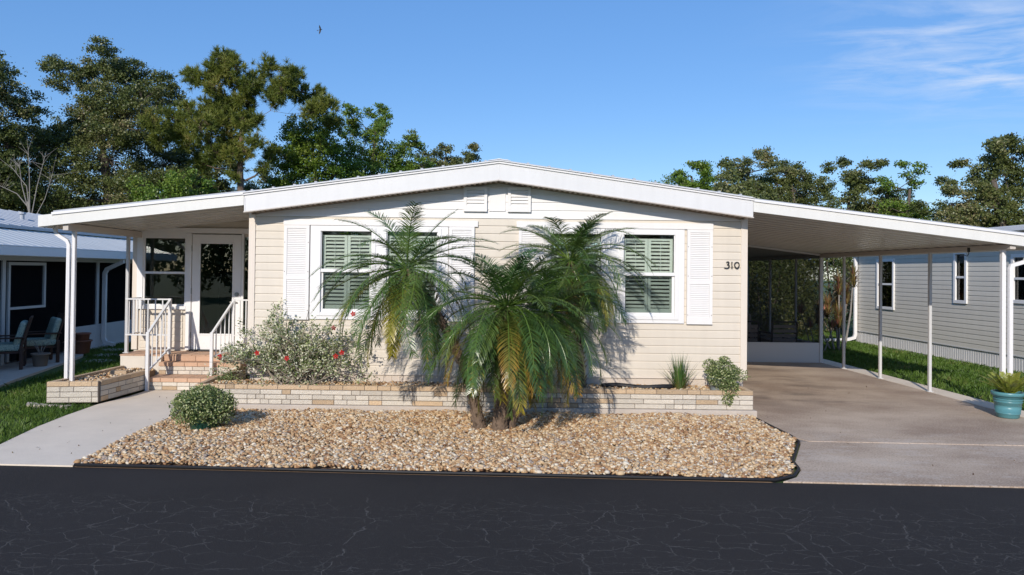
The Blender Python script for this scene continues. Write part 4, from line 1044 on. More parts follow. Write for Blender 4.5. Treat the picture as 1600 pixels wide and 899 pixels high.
while yy < 13.4:
    b.add([(-13.0, yy, 3.47), (-10.25, yy, 2.84), (-10.25, yy+.05, 2.84), (-13.0, yy+.05, 3.47), (-13.0, yy+.015, 3.485), (-10.25, yy+.015, 2.855), (-10.25, yy+.035, 2.855), (-13.0, yy+.035, 3.485)],
          [(0, 1, 5, 4), (4, 5, 6, 7), (7, 6, 2, 3), (1, 2, 6, 5)]); yy += .42
b.build('roof', roof_metal, ln)
for (x_, y_) in ((-11.0, 5.6), (-10.9, 9.5), (-11.4, 7.2)):
    v = MB(); z_ = 3.0 + (-10.9 - x_) * .22; v.tube([(x_, y_, z_-.1), (x_, y_, z_+.12)], .05, 10); v.tube([(x_, y_, z_+.12), (x_, y_, z_+.17)], .085, 10); v.build('roof_vent', roof_metal, ln)
b = MB(); b.box(-8.90, -8.82, -6.1, 13.5, 2.15, 2.335); b.box(-8.95, -8.815, -6.1, 13.5, 2.32, 2.345); b.build('gutter', white, ln, bevel=.006)
b = MB(); b.box(-9.45, -8.90, -6, 13.5, 2.14, 2.16); b.build('soffit', white, ln)
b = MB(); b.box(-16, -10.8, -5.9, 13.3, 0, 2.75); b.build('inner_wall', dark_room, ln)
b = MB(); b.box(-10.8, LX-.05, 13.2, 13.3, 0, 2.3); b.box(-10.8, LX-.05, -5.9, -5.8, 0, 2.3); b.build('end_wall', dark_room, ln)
b = MB()
b.box(LX-.03, LX+.03, -6, 13.5, 2.06, 2.14)
for yy in (-3.0, -.5, 3.49, 7.0, 9.3, 11.5): b.box(LX-.035, LX+.035, yy-.05, yy+.05, 0, 2.06)
b.build('frame', mat('lanai_frame', (.55, .56, .56), .5), ln)
b = MB(); b.box(LX-.028, LX+.04, 3.62, 3.68, .05, 2.03); b.box(LX-.028, LX+.04, 4.80, 4.86, 1.08, 2.03); b.box(LX-.028, LX+.04, 3.68, 4.80, 1.97, 2.03); b.box(LX-.028, LX+.04, 3.68, 4.80, 1.08, 1.13)
b.build('screen_door_frame', mat('lanai_frame', (.55, .56, .56), .5), ln)
b = MB()
for (a0, a1) in ((-3, -.5), (-.5, 3.44), (3.54, 6.95), (7.05, 9.25), (9.35, 11.45), (11.55, 13.5)): b.add([(LX, a0, .05), (LX, a1, .05), (LX, a1, 2.06), (LX, a0, 2.06)], [(0, 1, 2, 3)])
b.build('screen', screenmat('lanai_screen', .80, (.012, .012, .014)), ln)
b = MB(); b.box(LX+.004, LX+.03, 6.03, 6.95, 0, .56); b.box(LX+.004, LX+.03, 7.05, 13.5, 0, .56); b.build('kick_panel', mat('kick_panel_grey', (.55, .56, .57), .6, (2, .08)), ln)
b = MB(); rect_pipe(b, [(-8.93, 7.25, 2.15), (-8.93, 7.25, 2.08), (-9.28, 7.20, 1.90), (-9.33, 7.20, 1.80), (-9.33, 7.20, .20), (-9.28, 7.2, .10), (-9.05, 7.2, .04)], .09, .07); b.build('downspout', white, ln)
g = MB(); g.prism_z([(-16, -6), (-9.3, -6), (-8.9, .3), (-7.75, .78), (-7.98, 1.6), (-8.35, 3.4), (-8.75, 5.2), (-9.3, 6.3), (-9.3, 13.5), (-16, 13.5)], -.1, .012)
struct(g.build('patio_slab', footing_m), 'concrete patio slab of the left home', 'slab')
for i, (x_, y_) in enumerate(((-8.75, 6.6), (-8.35, 5.5), (-8.0, 4.5), (-7.95, 5.5))):
    g = MB(); g.prism_z([(x_+math.cos(k)*.32*(.8+.3*((k*7+i) % 3)/3), y_+math.sin(k)*.26) for k in np.linspace(0, 5.6, 8)], -.05, .004)
    tag(g.build('stepping_stone', footing_m), ['flat grey stepping stone nearest the lanai downspout', 'flat grey stepping stone beside the red terracotta planter', 'flat grey stepping stone farthest out on the left lawn', 'flat grey stepping stone on the lawn behind the awning post'][i], 'stepping stone', 'stepping stones beside the left lanai')

def wood_chair(loc, rz, label):
    t = thing('patio_chair', label, 'chair', loc, 'cushioned wooden patio chairs by the left lanai', rz)
    def bx(name, m, *a, bev=.006): 
        b = MB(); b.box(*a); return b.build(name, m, t, bevel=bev, local=True)
    for sx in (-.30, .30):
        for sy in (-.30, .28): bx('leg', wood_dark, sx-.03, sx+.03, sy-.03, sy+.03, 0, .58 if sy < 0 else .45)
        bx('armrest', wood_dark, sx-.045, sx+.045, -.36, .34, .58, .605)
    b = MB(); b.box(-.27, .27, -.28, .30, .30, .34); b.build('seat_frame', wood_dark, t, local=True)
    b = MB(); b.rbox(Matrix.Translation((0, -.01, .41)), .56, .58, .13); b.build('seat_cushion', cushion_m, t, bevel=.04, local=True)
    M = Matrix.Translation((0, .33, .66)) @ Matrix.Rotation(math.radians(-16), 4, 'X')
    b = MB(); b.rbox(M, .56, .035, .66); b.build('backrest', wood_dark, t, bevel=.01, local=True)
    M = Matrix.Translation((0, .25, .66)) @ Matrix.Rotation(math.radians(-16), 4, 'X')
    b = MB(); b.rbox(M, .54, .12, .48); b.build('back_cushion', cushion_m, t, bevel=.045, local=True)
    return t
def cushion_material():
    m = bpy.data.materials.new('leaf_print_fabric'); m.use_nodes = True; nt = m.node_tree; b = nt.nodes['Principled BSDF']
    tcn = nt.nodes.new('ShaderNodeTexCoord'); v = nt.nodes.new('ShaderNodeTexVoronoi'); v.inputs['Scale'].default_value = 13
    n = nt.nodes.new('ShaderNodeTexNoise'); n.inputs['Scale'].default_value = 9; nt.links.new(tcn.outputs['Object'], n.inputs[0])
    nt.links.new(n.outputs['Color'], v.inputs[0])
    r = nt.nodes.new('ShaderNodeValToRGB'); r.color_ramp.elements[0].position = .25; r.color_ramp.elements[0].color = (.05, .16, .17, 1); r.color_ramp.elements[1].position = .42; r.color_ramp.elements[1].color = (.42, .50, .42, 1)
    nt.links.new(v.outputs['Distance'], r.inputs[0]); nt.links.new(r.outputs[0], b.inputs['Base Color']); b.inputs['Roughness'].default_value = .9
    return m
cushion_m = cushion_material()
wood_chair((-9.02, 4.05, .012), math.radians(-48), 'wooden patio chair with leaf print cushion nearer the terracotta pots on the left patio')
wood_chair((-9.05, 3.05, .012), math.radians(-62), 'wooden patio chair with leaf print cushion cut by the left edge of the photo')

def pot(name, prof, cx, cy, m, label, cat='plant pot', loc=None, group=None, soil_z=None, soil_r=None, rings=()):
    t = thing(name, label, cat, (cx, cy, prof[0][1]), group)
    b = MB(); b.lathe(prof, cx, cy, 32); b.build('pot', m, t, smooth=True)
    if soil_z: MB().lathe([(soil_r, soil_z - .01), (soil_r, soil_z)], cx, cy, 20).build('soil', soil, t)
    return t
def pot_prof(r0, r1, h, z, lip=.03, th=.015, rings=()):
    p = [(r0*.9, z), (r0, z+.01)]
    for f, dr in rings: p += [(r0+(r1-r0)*(f-.015), z+h*(f-.02)), (r0+(r1-r0)*f+dr, z+h*(f-.01)), (r0+(r1-r0)*f+dr, z+h*(f+.015)), (r0+(r1-r0)*(f+.02), z+h*(f+.028))]
    p += [(r1-.012, z+h-lip-.004), (r1+.012, z+h-lip), (r1+.014, z+h-.006), (r1+.006, z+h), (r1-th, z+h), (r1-th-.004, z+h-.04), (r1-th-.01, z+h-.05), (.001, z+h-.05)]
    return p
t = pot('clay_planter', pot_prof(.12, .16, .25, .012), -8.62, 3.45, clay_pot, 'beige clay pot with a bare stick plant in front of the patio chairs')
b = MB()
for k in range(7):
    a = k*.9; b.tube([(-8.62, 3.45, .2), (-8.62+.08*math.cos(a), 3.45+.08*math.sin(a), .38), (-8.62+.2*math.cos(a), 3.45+.12*math.sin(a), .50)], [.008, .006, .003], 5)
b.build('stems', bark_pale, t)
t = pot('terracotta_planter', pot_prof(.15, .20, .30, .012), -9.0, 5.62, terracotta, 'wide terracotta pot stack beside the left lanai downspout')
b = MB(); b.lathe(pot_prof(.14, .17, .16, .31), -9.0, 5.62, 28); b.build('upper_pot', terracotta, t, smooth=True)
# covered grill-like dark mass is only the lanai darkness; low shrub pot behind awning post

# teal pot with a young cycad
TX, TY = 7.335, -.50
t = thing('teal_planter', 'large teal ribbed pot holding a yellow green cycad beside the driveway', 'plant pot', (TX, TY, 0))
b = MB(); b.lathe(pot_prof(.135, .188, .36, .002, lip=.05, rings=((.62, .006), (.72, .006), (.18, .004))), TX, TY, 40); b.build('pot', teal_m, t, smooth=True)
MB().lathe([(.165, .31), (.165, .32)], TX, TY, 24).build('soil', soil, t)
# its fronds are built with the palms below

# chairs and table inside the screen room
def slat_chair(loc, rz, label, w=.60, high=.86):
    t = thing('slatted_chair', label, 'chair', loc, 'slatted chairs in the screen room', rz)
    fr = MB()
    for sx in (-w/2, w/2):
        fr.bar((sx, -.28, 0), (sx, -.26, .60), .035); fr.bar((sx, .25, 0), (sx, .32, high), .035); fr.bar((sx, -.30, .60), (sx, .30, .60), .045, .03)
    fr.bar((-w/2, .32, high), (w/2, .32, high), .035); fr.bar((-w/2, -.27, .38), (w/2, -.27, .38), .035); fr.bar((-w/2, .26, .36), (w/2, .26, .36), .035)
    fr.build('frame', dark_metal, t, local=True)
    s = MB()
    for k in range(4):
        z = .44 + k*.105; y = .262 + (z-.0)*.07
        s.rbox(Matrix.Translation((0, y, z)), w-.03, .018, .070)
    s.build('backrest_strap', chair_fabric, t, local=True)
    s = MB(); s.rbox(Matrix.Translation((0, -.01, .41)), w-.04, .52, .06); s.build('seat', chair_fabric, t, bevel=.02, local=True)
    return t
slat_chair((7.14-.26, 6.45, .013), math.radians(188), 'slatted patio chair on the right behind the screen beside the small table')
slat_chair((6.02, 6.45, .013), math.radians(180), 'slatted patio chair on the left behind the screen by the wall corner')
t = thing('side_table', 'small dark round table with a white cup between the slatted chairs', 'table', (6.50, 6.7, .013))
b = MB(); b.lathe([(.2, .52), (.2, .54)], 6.50, 6.7, 20); b.build('table_top', dark_metal, t)
for k in range(3):
    a = k*2.09; MB().tube([(6.50+.17*math.cos(a), 6.7+.17*math.sin(a), .013), (6.50+.05*math.cos(a), 6.7+.05*math.sin(a), .52)], .01, 6).build('leg', dark_metal, t)
b = MB(); b.lathe([(.045, .541), (.055, .70), (.045, .70), (.04, .56)], 6.50, 6.7, 16)
tag(b.build('cup', white, smooth=True), 'white cup standing on the small table in the screen room', 'cup')
t = thing('patio_sofa', 'high backed dark sofa inside the screen room behind the left slatted chair', 'sofa', (6.0, 8.0, .013))
MB().rbox(Matrix.Translation((6.05, 8.0, .25)), 1.3, .7, .42).build('seat', chair_fabric, t, bevel=.05)
MB().rbox(Matrix.Translation((6.05, 7.68, .60)), 1.3, .16, .75).build('backrest', chair_fabric, t, bevel=.05)
for s_ in (-1, 1): MB().rbox(Matrix.Translation((6.05+s_*.72, 8.0, .35)), .13, .72, .60).build('armrest', chair_fabric, t, bevel=.04)

# ------------------------------------------------------------------ pygmy date palms
frond_m = attrmat('palm_leaflet', rough=0.32, trans=0.15, spec=0.6)
def frond_geo(base, az, elev, length, droop, pig, r, nleaf=54, ll=.205, lw=.0086, tipc=None, twist=0.0):
    """returns quads (N,4,3), colours (N,4,3) of an arching pinnate frond"""
    n = 26; t = np.linspace(0, 1, n); th = elev - droop * t ** 1.25
    dh = np.cos(th); dz = np.sin(th); sl = length / (n-1)
    h = np.concatenate([[0], np.cumsum(dh[:-1] * sl)]); z = np.concatenate([[0], np.cumsum(dz[:-1] * sl)])
    ca, sa = math.cos(az), math.sin(az); side = np.array([-sa, ca, 0.])
    sw = twist * (t ** 2) * length
    P = base + np.stack([h*ca, h*sa, z], 1) + side * sw[:, None]
    T = unit(np.gradient(P, axis=0)); up = unit(np.cross(np.tile(side, (n, 1)), T)); up = np.where(up[:, 2:3] < 0, -up, up) if elev > -1 else up
    S = unit(np.cross(T, up))
    Q = []; Cc = []
    # rachis as a thin three-sided strip
    rad = .008 * (1 - .8*t)[:, None] + .0015
    for a, b_ in ((S, up), (up*1.0, -S), (-S, -up)):
        q = np.stack([P[:-1]+a[:-1]*rad[:-1], P[1:]+a[1:]*rad[1:], P[1:]+b_[1:]*rad[1:], P[:-1]+b_[:-1]*rad[:-1]], 1)
        Q.append(q); Cc.append(np.tile(np.array(pig)*1.3 + np.array([.03, .03, 0]), (len(q), 4, 1)))
    u = np.linspace(.16, .995, nleaf)
    for sgn in (-1, 1):
        uu = np.clip(u + r.normal(0, .006, nleaf), .1, .999)
        idx = uu * (n-1); i0 = np.floor(idx).astype(int); i0 = np.minimum(i0, n-2); f = (idx-i0)[:, None]
        p = P[i0]*(1-f) + P[i0+1]*f; tt = unit(T[i0]*(1-f)+T[i0+1]*f); ss = S[i0]*(1-f)+S[i0+1]*f; uu2 = up[i0]*(1-f)+up[i0+1]*f
        shape = np.clip(np.sin(np.pi * (0.12 + .80*uu)) ** .6, .30, 1)
        L = (ll * shape * r.uniform(.88, 1.1, nleaf))[:, None]
        fwd = (.45 + .75*uu + r.normal(0, .07, nleaf))[:, None]; lift = (.28 + r.normal(0, .12, nleaf))[:, None]
        d = unit(sgn*ss + tt*fwd + uu2*lift)
        g1 = np.array([0, 0, -1.0])
        m1 = p + d*L*.40
        d2 = unit(d + g1*(.14 + r.uniform(0, .15, (nleaf, 1)))); m2 = m1 + d2*L*.33
        d3 = unit(d2 + g1*(.22 + r.uniform(0, .2, (nleaf, 1)))); e = m2 + d3*L*.30
        wv = unit(np.cross(d, uu2 + ss*sgn*.2)); w = lw * r.uniform(.8, 1.2, (nleaf, 1))
        c0 = np.array(pig) * r.uniform(.75, 1.25, (nleaf, 1)); tc = c0 if tipc is None else np.array(tipc) * r.uniform(.8, 1.15, (nleaf, 1))
        # pigment: turns towards tip colour along the frond
        k = (uu[:, None] ** 1.2) if tipc is not None else 0*uu[:, None]
        cb = c0*(1-.55*k) + tc*.55*k; ct = c0*(1-k) + tc*k
        Q.append(np.stack([p - wv*w*.35, m1 - wv*w*.5, m1 + wv*w*.5, p + wv*w*.35], 1)); Cc.append(np.stack([cb, cb, cb, cb], 1))
        Q.append(np.stack([m1 - wv*w*.5, m2 - wv*w*.36, m2 + wv*w*.36, m1 + wv*w*.5], 1)); Cc.append(np.stack([cb, ct, ct, cb], 1))
        Q.append(np.stack([m2 - wv*w*.36, e - wv*w*.04, e + wv*w*.04, m2 + wv*w*.36], 1)); Cc.append(np.stack([ct, ct, ct, ct], 1))
    return np.concatenate(Q), np.concatenate(Cc)

G1, G2, G3 = (.044, .10, .020), (.068, .132, .026), (.105, .165, .032)
YEL, ORG, DRY = (.42, .33, .035), (.50, .26, .03), (.16, .085, .05)
def palm(label, basep, crown, n, length, r, trunk_r=.07, spread=(70, -62), bend=(0, 0), yellow=.12, extra=(), rx=None):
    t = thing('pygmy_date_palm', label, 'palm', basep, 'pygmy date palms in front of the home')
    b0 = Vector(basep); c0 = Vector(crown); pts = []; rad = []
    m = 18
    for i in range(m):
        f = i/(m-1); p = b0.lerp(c0, f) + Vector((bend[0]*math.sin(math.pi*f), bend[1]*math.sin(math.pi*f), 0))
        pts.append(p); rad.append(trunk_r*(1.30 - .45*min(1, f*3) + .12*max(0, f-.75)*4) * r.uniform(.93, 1.07))
    b = MB(); b.tube(pts, rad, 12)
    # pointed leaf-base stubs spiralling round the trunk
    k = 0
    for i in range(int((c0-b0).length / .016)):
        f = i / ((c0-b0).length / .016); p = b0.lerp(c0, f) + Vector((bend[0]*math.sin(math.pi*f), bend[1]*math.sin(math.pi*f), 0)); a = i * 2.399
        rr = trunk_r*(1.25 - .42*min(1, f*3)); o = Vector((math.cos(a), math.sin(a), 0)); s_ = Vector((-math.sin(a), math.cos(a), 0))
        L = r.uniform(.03, .06) * (1.4 if f > .8 else 1); w = .022
        q = p + o*rr*.9; b.add([q - s_*w, q + s_*w, q + o*L + Vector((0, 0, L*.9)), q - Vector((0, 0, .03)) + o*.012], [(0, 1, 2), (0, 2, 3), (1, 3, 2), (0, 3, 1)])
    b.build('trunk', palm_bark, t)
    Q, Cc, Qd, Cd = [], [], [], []
    cr = np.array(crown)
    for i in range(n):
        f = i / (n-1); az = i * 2.3999 + r.normal(0, .12)
        el = math.radians(spread[0] + (spread[1]-spread[0]) * f ** .82) + r.normal(0, .10)
        dr = math.radians(46 + 52*min(1, f*2.0) - 30*max(0, f-.6)) * r.uniform(.7, 1.25)
        if el - dr < math.radians(-95): dr = el + math.radians(95)
        L = length * r.uniform(.86, 1.08) * (.72 + .28*min(1, f*4)); pig = [G1, G2, G2, G3][int(r.integers(0, 4))]; tip = None
        if f > 1 - yellow: pig = [(.10, .14, .02), (.16, .17, .025)][int(r.integers(0, 2))]; tip = YEL if r.random() < .6 else ORG
        elif f > 1 - 2*yellow: tip = (.12, .16, .03)
        q, c = frond_geo(cr + np.array([math.cos(az), math.sin(az), 0])*.03 + np.array([0, 0, .05*(1-f)]), az, el, L, dr, pig, r, tipc=tip, twist=r.normal(0, .16)); Q.append(q); Cc.append(c)
    for (azd, eld, L, drd, pig, tip) in extra:
        q, c = frond_geo(cr, math.radians(azd), math.radians(eld), L, math.radians(drd), pig, r, tipc=tip); Q.append(q); Cc.append(c)
    # a skirt of dead, hanging fronds and fibre
    for i in range(9):
        az = i*.7 + r.normal(0, .3); q, c = frond_geo(cr + np.array([0, 0, -.06]), az, math.radians(-55), length*r.uniform(.35, .6), math.radians(40), DRY, r, nleaf=26, ll=.11); Qd.append(q); Cd.append(c)
    np_mesh('crown', np.concatenate(Q), 4, frond_m, t, colors=np.concatenate(Cc))
    np_mesh('dead_fronds', np.concatenate(Qd), 4, frond_m, t, colors=np.concatenate(Cd))
    return t
rp = np.random.default_rng(5)
palm('left palm of the clump, leaning left with its crown across the left window', (-.02, -1.78, -.02), (-.95, -1.78, 1.96), 50, 1.24, rp, trunk_r=.062, bend=(.16, 0), yellow=.10,
     extra=[(195, 30, 1.25, 80, G2, None), (188, 2, 1.3, 62, G3, (.2, .18, .03)), (200, 18, 1.3, 85, G2, None), (172, 22, 1.25, 80, G1, None), (205, -14, 1.2, 50, G3, None), (215, -10, 1.1, 55, G3, YEL), (255, -35, 1.0, 50, (.12, .15, .02), YEL), (0, 35, 1.15, 50, G2, None), (350, 45, 1.2, 65, G2, None)])
palm('middle palm of the clump, lowest crown with yellowing fronds hanging to the rock bed', (.20, -1.85, -.02), (.28, -1.95, 1.50), 78, 1.26, rp, trunk_r=.08, bend=(.03, 0), yellow=.10, spread=(76, -70),
     extra=[(250, 25, 1.35, 110, G2, None), (285, 15, 1.35, 105, G2, None), (225, 10, 1.3, 95, G2, (.2, .2, .03)), (310, 5, 1.3, 85, G2, None), (270, -5, 1.35, 80, G2, ORG),
            (295, -25, 1.2, 62, (.09, .14, .02), ORG), (240, -25, 1.2, 62, (.09, .14, .02), YEL), (325, -30, 1.15, 60, (.09, .14, .02), YEL), (205, -20, 1.2, 65, G3, ORG)])
palm('short palm of the clump, leaning right out of the shared base', (.30, -1.74, -.02), (.80, -1.60, 1.42), 42, 1.08, rp, trunk_r=.06, yellow=.16, spread=(70, -65))
palm('right palm growing inside the stone planter, crown across the right window', (1.40, -.36, .28), (1.20, -.55, 2.10), 56, 1.18, rp, trunk_r=.052, bend=(.04, 0), yellow=.08,
     extra=[(320, 55, 1.3, 100, G2, None), (335, 40, 1.35, 110, G2, None), (300, 30, 1.3, 105, G3, None), (345, 20, 1.25, 95, G2, None), (300, -10, 1.25, 78, G3, YEL), (180, 55, 1.1, 75, G2, None), (320, -20, 1.2, 70, G2, G3)])

# cycad fronds of the teal pot
Q, Cc = [], []
for i in range(34):
    az = i*2.399; el = math.radians(82 - 45*(i/34)); q, c = frond_geo(np.array([TX+.05*math.cos(az), TY+.05*math.sin(az), .33]), az, el, rp.uniform(.26, .36), math.radians(30), (.20, .25, .04), rp, nleaf=22, ll=.075, lw=.011, tipc=(.34, .33, .07)); Q.append(q); Cc.append(c)
np_mesh('cycad', np.concatenate(Q), 4, frond_m, t_teal if 't_teal' in globals() else bpy.data.objects['teal_planter'], colors=np.concatenate(Cc))

# ------------------------------------------------------------------ shrubs and small plants
def blade_plant(base, n, length, w, r, pigs, lean=.6, droop=.9, rad=.08):
    """grass-like arching blades"""
    Q, Cc = [], []
    for i in range(n):
        a = r.uniform(0, 2*math.pi); el = math.radians(88) - abs(r.normal(0, lean*.6)); L = length*r.uniform(.5, 1.1)
        p = np.array(base) + np.array([math.cos(a), math.sin(a), 0])*r.uniform(0, rad); d = np.array([math.cos(a)*math.cos(el), math.sin(a)*math.cos(el), math.sin(el)])
        side = np.array([-math.sin(a), math.cos(a), 0]) ; c = np.array(pigs[int(r.integers(0, len(pigs)))])*r.uniform(.8, 1.2); m = 5; ww = w*r.uniform(.7, 1.2)
        dd = droop*r.uniform(.2, 1.2)
        for k in range(m):
            q = p + d*L/m; w0 = ww*(1-(k/m)**2)*.5; w1 = ww*(1-((k+1)/m)**2)*.5 + .0004
            Q.append([p-side*w0, p+side*w0, q+side*w1, q-side*w1]); Cc.append([c]*4); p = q; d = d + np.array([0, 0, -dd/m*(.4+k*.5)]); d = d/np.linalg.norm(d)
    return np.array(Q), np.array(Cc)
t = thing('lemongrass', 'clump of arching green grass growing in the long planter near its right end', 'grass plant', (2.80, -.34, .30))
q, c = blade_plant((2.80, -.34, .30), 150, .52, .012, rp, [(.07, .15, .03), (.10, .17, .05), (.14, .18, .06), (.05, .11, .03)], rad=.07)
q2, c2 = blade_plant((2.80, -.34, .30), 60, .22, .010, rp, [(.28, .18, .06), (.2, .15, .06)], lean=1.0, rad=.09)
np_mesh('blades', np.concatenate([q, q2]), 4, frond_m, t, colors=np.concatenate([c, c2]))
b = MB(); b.tube([(1.70+k*.11, -.30+.06*math.sin(k*.7), .335+.01*math.sin(k)) for k in range(11)], .035, 8)
tag(b.build('drip_hose', rubber, smooth=True), 'black drainage hose lying in the planter beside the right palm', 'hose')

leaf_var = leafmat('variegated_leaf', [(0, (.055, .10, .035)), (.45, (.14, .20, .06)), (.75, (.32, .37, .14)), (.93, (.58, .60, .34))], rough=.5, trans=.2)
leaf_hib = leafmat('hibiscus_leaf', [(0, (.055, .10, .035)), (.35, (.20, .27, .08)), (.5, (.46, .49, .24)), (.8, (.80, .80, .62))], rough=.5, trans=.25)
def trailing(label, name, cat, base, potspec, blobs, nleaf, size, parent_name, r, mat_=None):
    t = thing(name, label, cat, base)
    if potspec: 
        pr_, pm = potspec; b = MB(); b.lathe(pr_, base[0], base[1], 30); b.build('pot', pm, t, smooth=True)
    C = []; stems = MB()
    for (cx, cy, cz, rx, ry, rz_, k) in blobs:
        n = int(nleaf*k); d = unit(r.normal(size=(n, 3))); rr = r.uniform(.55, 1.0, (n, 1)) ** .6; c = d*rr*np.array([rx, ry, rz_])
        lump = 1 + .16*np.sin(d[:, :1]*9+cx*7)*np.cos(d[:, 2:3]*8+1); c = c*lump
        C.append(c + np.array([cx, cy, cz]))
        for j in range(int(26*k)+3):
            e = c[j % n]; stems.tube([(base[0], base[1], base[2]+.25), (cx + e[0]*.5, cy + e[1]*.5, cz + e[2]*.5 + .04), (cx+e[0]*1.12, cy+e[1]*1.12, cz+e[2]*1.1)], [.004, .003, .0015], 4)
    C = np.concatenate(C)
    np_mesh('foliage', leaf_quads(C, size, .62, .6, r), 4, mat_ or leaf_var, t); stems.build('stems', mat('green_stem', (.12, .14, .05), .7), t)
    return t
PX_, PY_ = -3.38, -1.93
trailing('round variegated trailing shrub in a dark green pot on the rock bed', 'potted_shrub', 'potted plant', (PX_, PY_, .03), (pot_prof(.15, .20, .30, .005), green_pot),
         [(PX_, PY_, .31, .36, .33, .19, 1.0), (PX_-.17, PY_-.05, .26, .21, .24, .20, .5), (PX_+.17, PY_, .26, .22, .26, .21, .55), (PX_, PY_, .42, .20, .18, .13, .3), (PX_-.02, PY_-.20, .30, .22, .12, .22, .35), (PX_+.02, PY_+.1, .25, .3, .2, .22, .4)], 2900, .030, None, rp)
trailing('variegated trailing plant spilling over the right end of the stone planter', 'trailing_plant', 'plant', (3.30, -.42, .30), (pot_prof(.09, .12, .20, .30), blue_pot),
         [(3.38, -.44, .58, .24, .20, .17, 1.0), (3.34, -.52, .50, .20, .16, .14, .6), (3.40, -.66, .36, .15, .08, .17, .5), (3.36, -.70, .24, .08, .04, .10, .18), (3.62, -.40, .53, .13, .14, .10, .15), (3.20, -.40, .66, .10, .1, .10, .15), (3.40, -.42, .74, .09, .09, .06, .10)], 2300, .026, None, rp)

# red-flowered hibiscus: thin branching stems carrying small pale leaves
def shrub(label, base, r, hgt=1.28):
    t = thing('hibiscus_shrub', label, 'shrub', base); st_ = MB(); tips = []
    bx_, by, bz = base
    for i in range(64):
        ax = r.uniform(-1.22, 1.18); az_ = r.uniform(.15, 1.0); zz = hgt*(1-.45*abs(ax)**1.8)*az_
        e = Vector((bx_ + ax, by + r.uniform(-.36, .22), bz + zz)); s0 = Vector((bx_ + r.uniform(-.25, .3), by + r.uniform(-.08, .1), bz))
        m = s0.lerp(e, .5) + Vector((r.normal(0, .07), r.normal(0, .04), .16)); st_.tube([s0, m, e], [.010, .006, .0025], 5)
        for k in range(9):
            f = r.uniform(.25, 1); p = (s0.lerp(m, f*2) if f < .5 else m.lerp(e, (f-.5)*2)); d = Vector((r.normal(0, 1), r.normal(0, .6), abs(r.normal(0, .8))+.1)).normalized()*r.uniform(.08, .22); q = p + d
            st_.tube([p, q], [.003, .0012], 4); tips.append((p, q))
    C = []; 
    for p, q in tips:
        for k in range(19):
            f = r.uniform(.3, 1.08); c = p.lerp(q, f); C.append((c.x + r.normal(0, .022), c.y + r.normal(0, .022), c.z + r.normal(0, .022)))
    # denser low skirt hanging over the planter edge
    for k in range(700):
        C.append((bx_ + r.normal(0, .45), by - .12 + r.normal(0, .13), bz + abs(r.normal(.16, .13))))
    C = np.array(C); C = C[C[:, 1] < -.05]
    np_mesh('foliage', leaf_quads(C, .036, .6, .5, r), 4, leaf_hib, t); st_.build('branches', mat('shrub_stem', (.28, .24, .19), .8), t)
    fl = [(-3.15, -.60, .78), (-2.72, -.66, .72), (-2.07, -.52, .74), (-1.99, -.50, .79), (-1.85, -.42, 1.33), (-2.12, -.45, 1.13), (-3.74, -.40, .70)]
    for (x_, y_, z_) in fl:
        b = MB()
        for k in range(5):
            a = k*1.2566 + x_; u = Vector((math.cos(a), -.45, math.sin(a))); v = Vector((-math.sin(a), 0, math.cos(a))); c_ = Vector((x_, y_, z_))
            b.add([c_, c_ + u*.024 - v*.015, c_ + u*.042 - v*.004 + Vector((0, .008, 0)), c_ + u*.024 + v*.015], [(0, 1, 2, 3)])
        b.tube([(x_, y_, z_), (x_+.004, y_-.045, z_-.006)], [.003, .004], 5)
        b.build('flower', red_petal, t)
    return t
shrub('sprawling pale leaved hibiscus with red flowers growing in the long planter', (-2.66, -.34, .30), rp)
sm = thing('groundcover_plant', 'low pale green sprig in the planter beside the step block', 'plant', (-3.72, -.15, .30))
np_mesh('foliage', leaf_quads(np.array([(-3.72, -.15, .38)]) + rp.normal(size=(260, 3))*np.array([.10, .07, .05]), .035, .6, .5, rp), 4, leaf_var, sm)

# dracaena and croton clump behind the carport
t = thing('dracaena', 'tall spiky bronze dracaena beside the far downspout of the grey home', 'plant', (9.4, 8.6, 0))
b = MB(); Q, Cc = [], []
for i, (dx, dy, h) in enumerate([(0, 0, 1.75), (.25, .1, 1.5), (.1, .3, 1.25), (-.25, .1, 1.15), (.32, -.1, 1.95), (-.1, -.2, .9), (-.45, .2, .95)]):
    b.tube([(9.35+dx*.4, 8.6+dy*.4, 0), (9.35+dx*.8, 8.6+dy, h*.5), (9.35+dx, 8.6+dy, h)], [.03, .022, .015], 6)
    for zz in (h, h-.16, h-.3):
        q, c = blade_plant((9.35+dx, 8.6+dy, zz), 46, .42, .028, rp, [(.22, .15, .06), (.26, .20, .07), (.13, .12, .04), (.19, .08, .05)], lean=1.2, droop=1.0, rad=.03); Q.append(q); Cc.append(c)
b.build('stems', bark_pale, t); np_mesh('leaves', np.concatenate(Q), 4, frond_m, t, colors=np.concatenate(Cc))
t = thing('croton', 'low red and bronze leaved bush left of the dracaena', 'plant', (8.75, 8.4, 0)); Q, Cc = [], []
for (dx, dy, h) in [(0, 0, .75), (.2, .2, .9), (-.2, .1, .6), (-.35, .3, .95), (.3, -.1, .6)]:
    q, c = blade_plant((8.75+dx, 8.4+dy, h), 60, .32, .03, rp, [(.34, .10, .08), (.40, .18, .12), (.25, .16, .06), (.16, .16, .05)], lean=1.2, droop=.8, rad=.05); Q.append(q); Cc.append(c)
b = MB()
for (dx, dy, h) in [(0, 0, .75), (.2, .2, .9), (-.2, .1, .6), (-.35, .3, .95), (.3, -.1, .6)]: b.tube([(8.75+dx*.4, 8.4+dy*.4, 0), (8.75+dx, 8.4+dy, h)], [.02, .012], 5)
b.build('stems', bark_pale, t)
np_mesh('leaves', np.concatenate(Q), 4, frond_m, t, colors=np.concatenate(Cc))

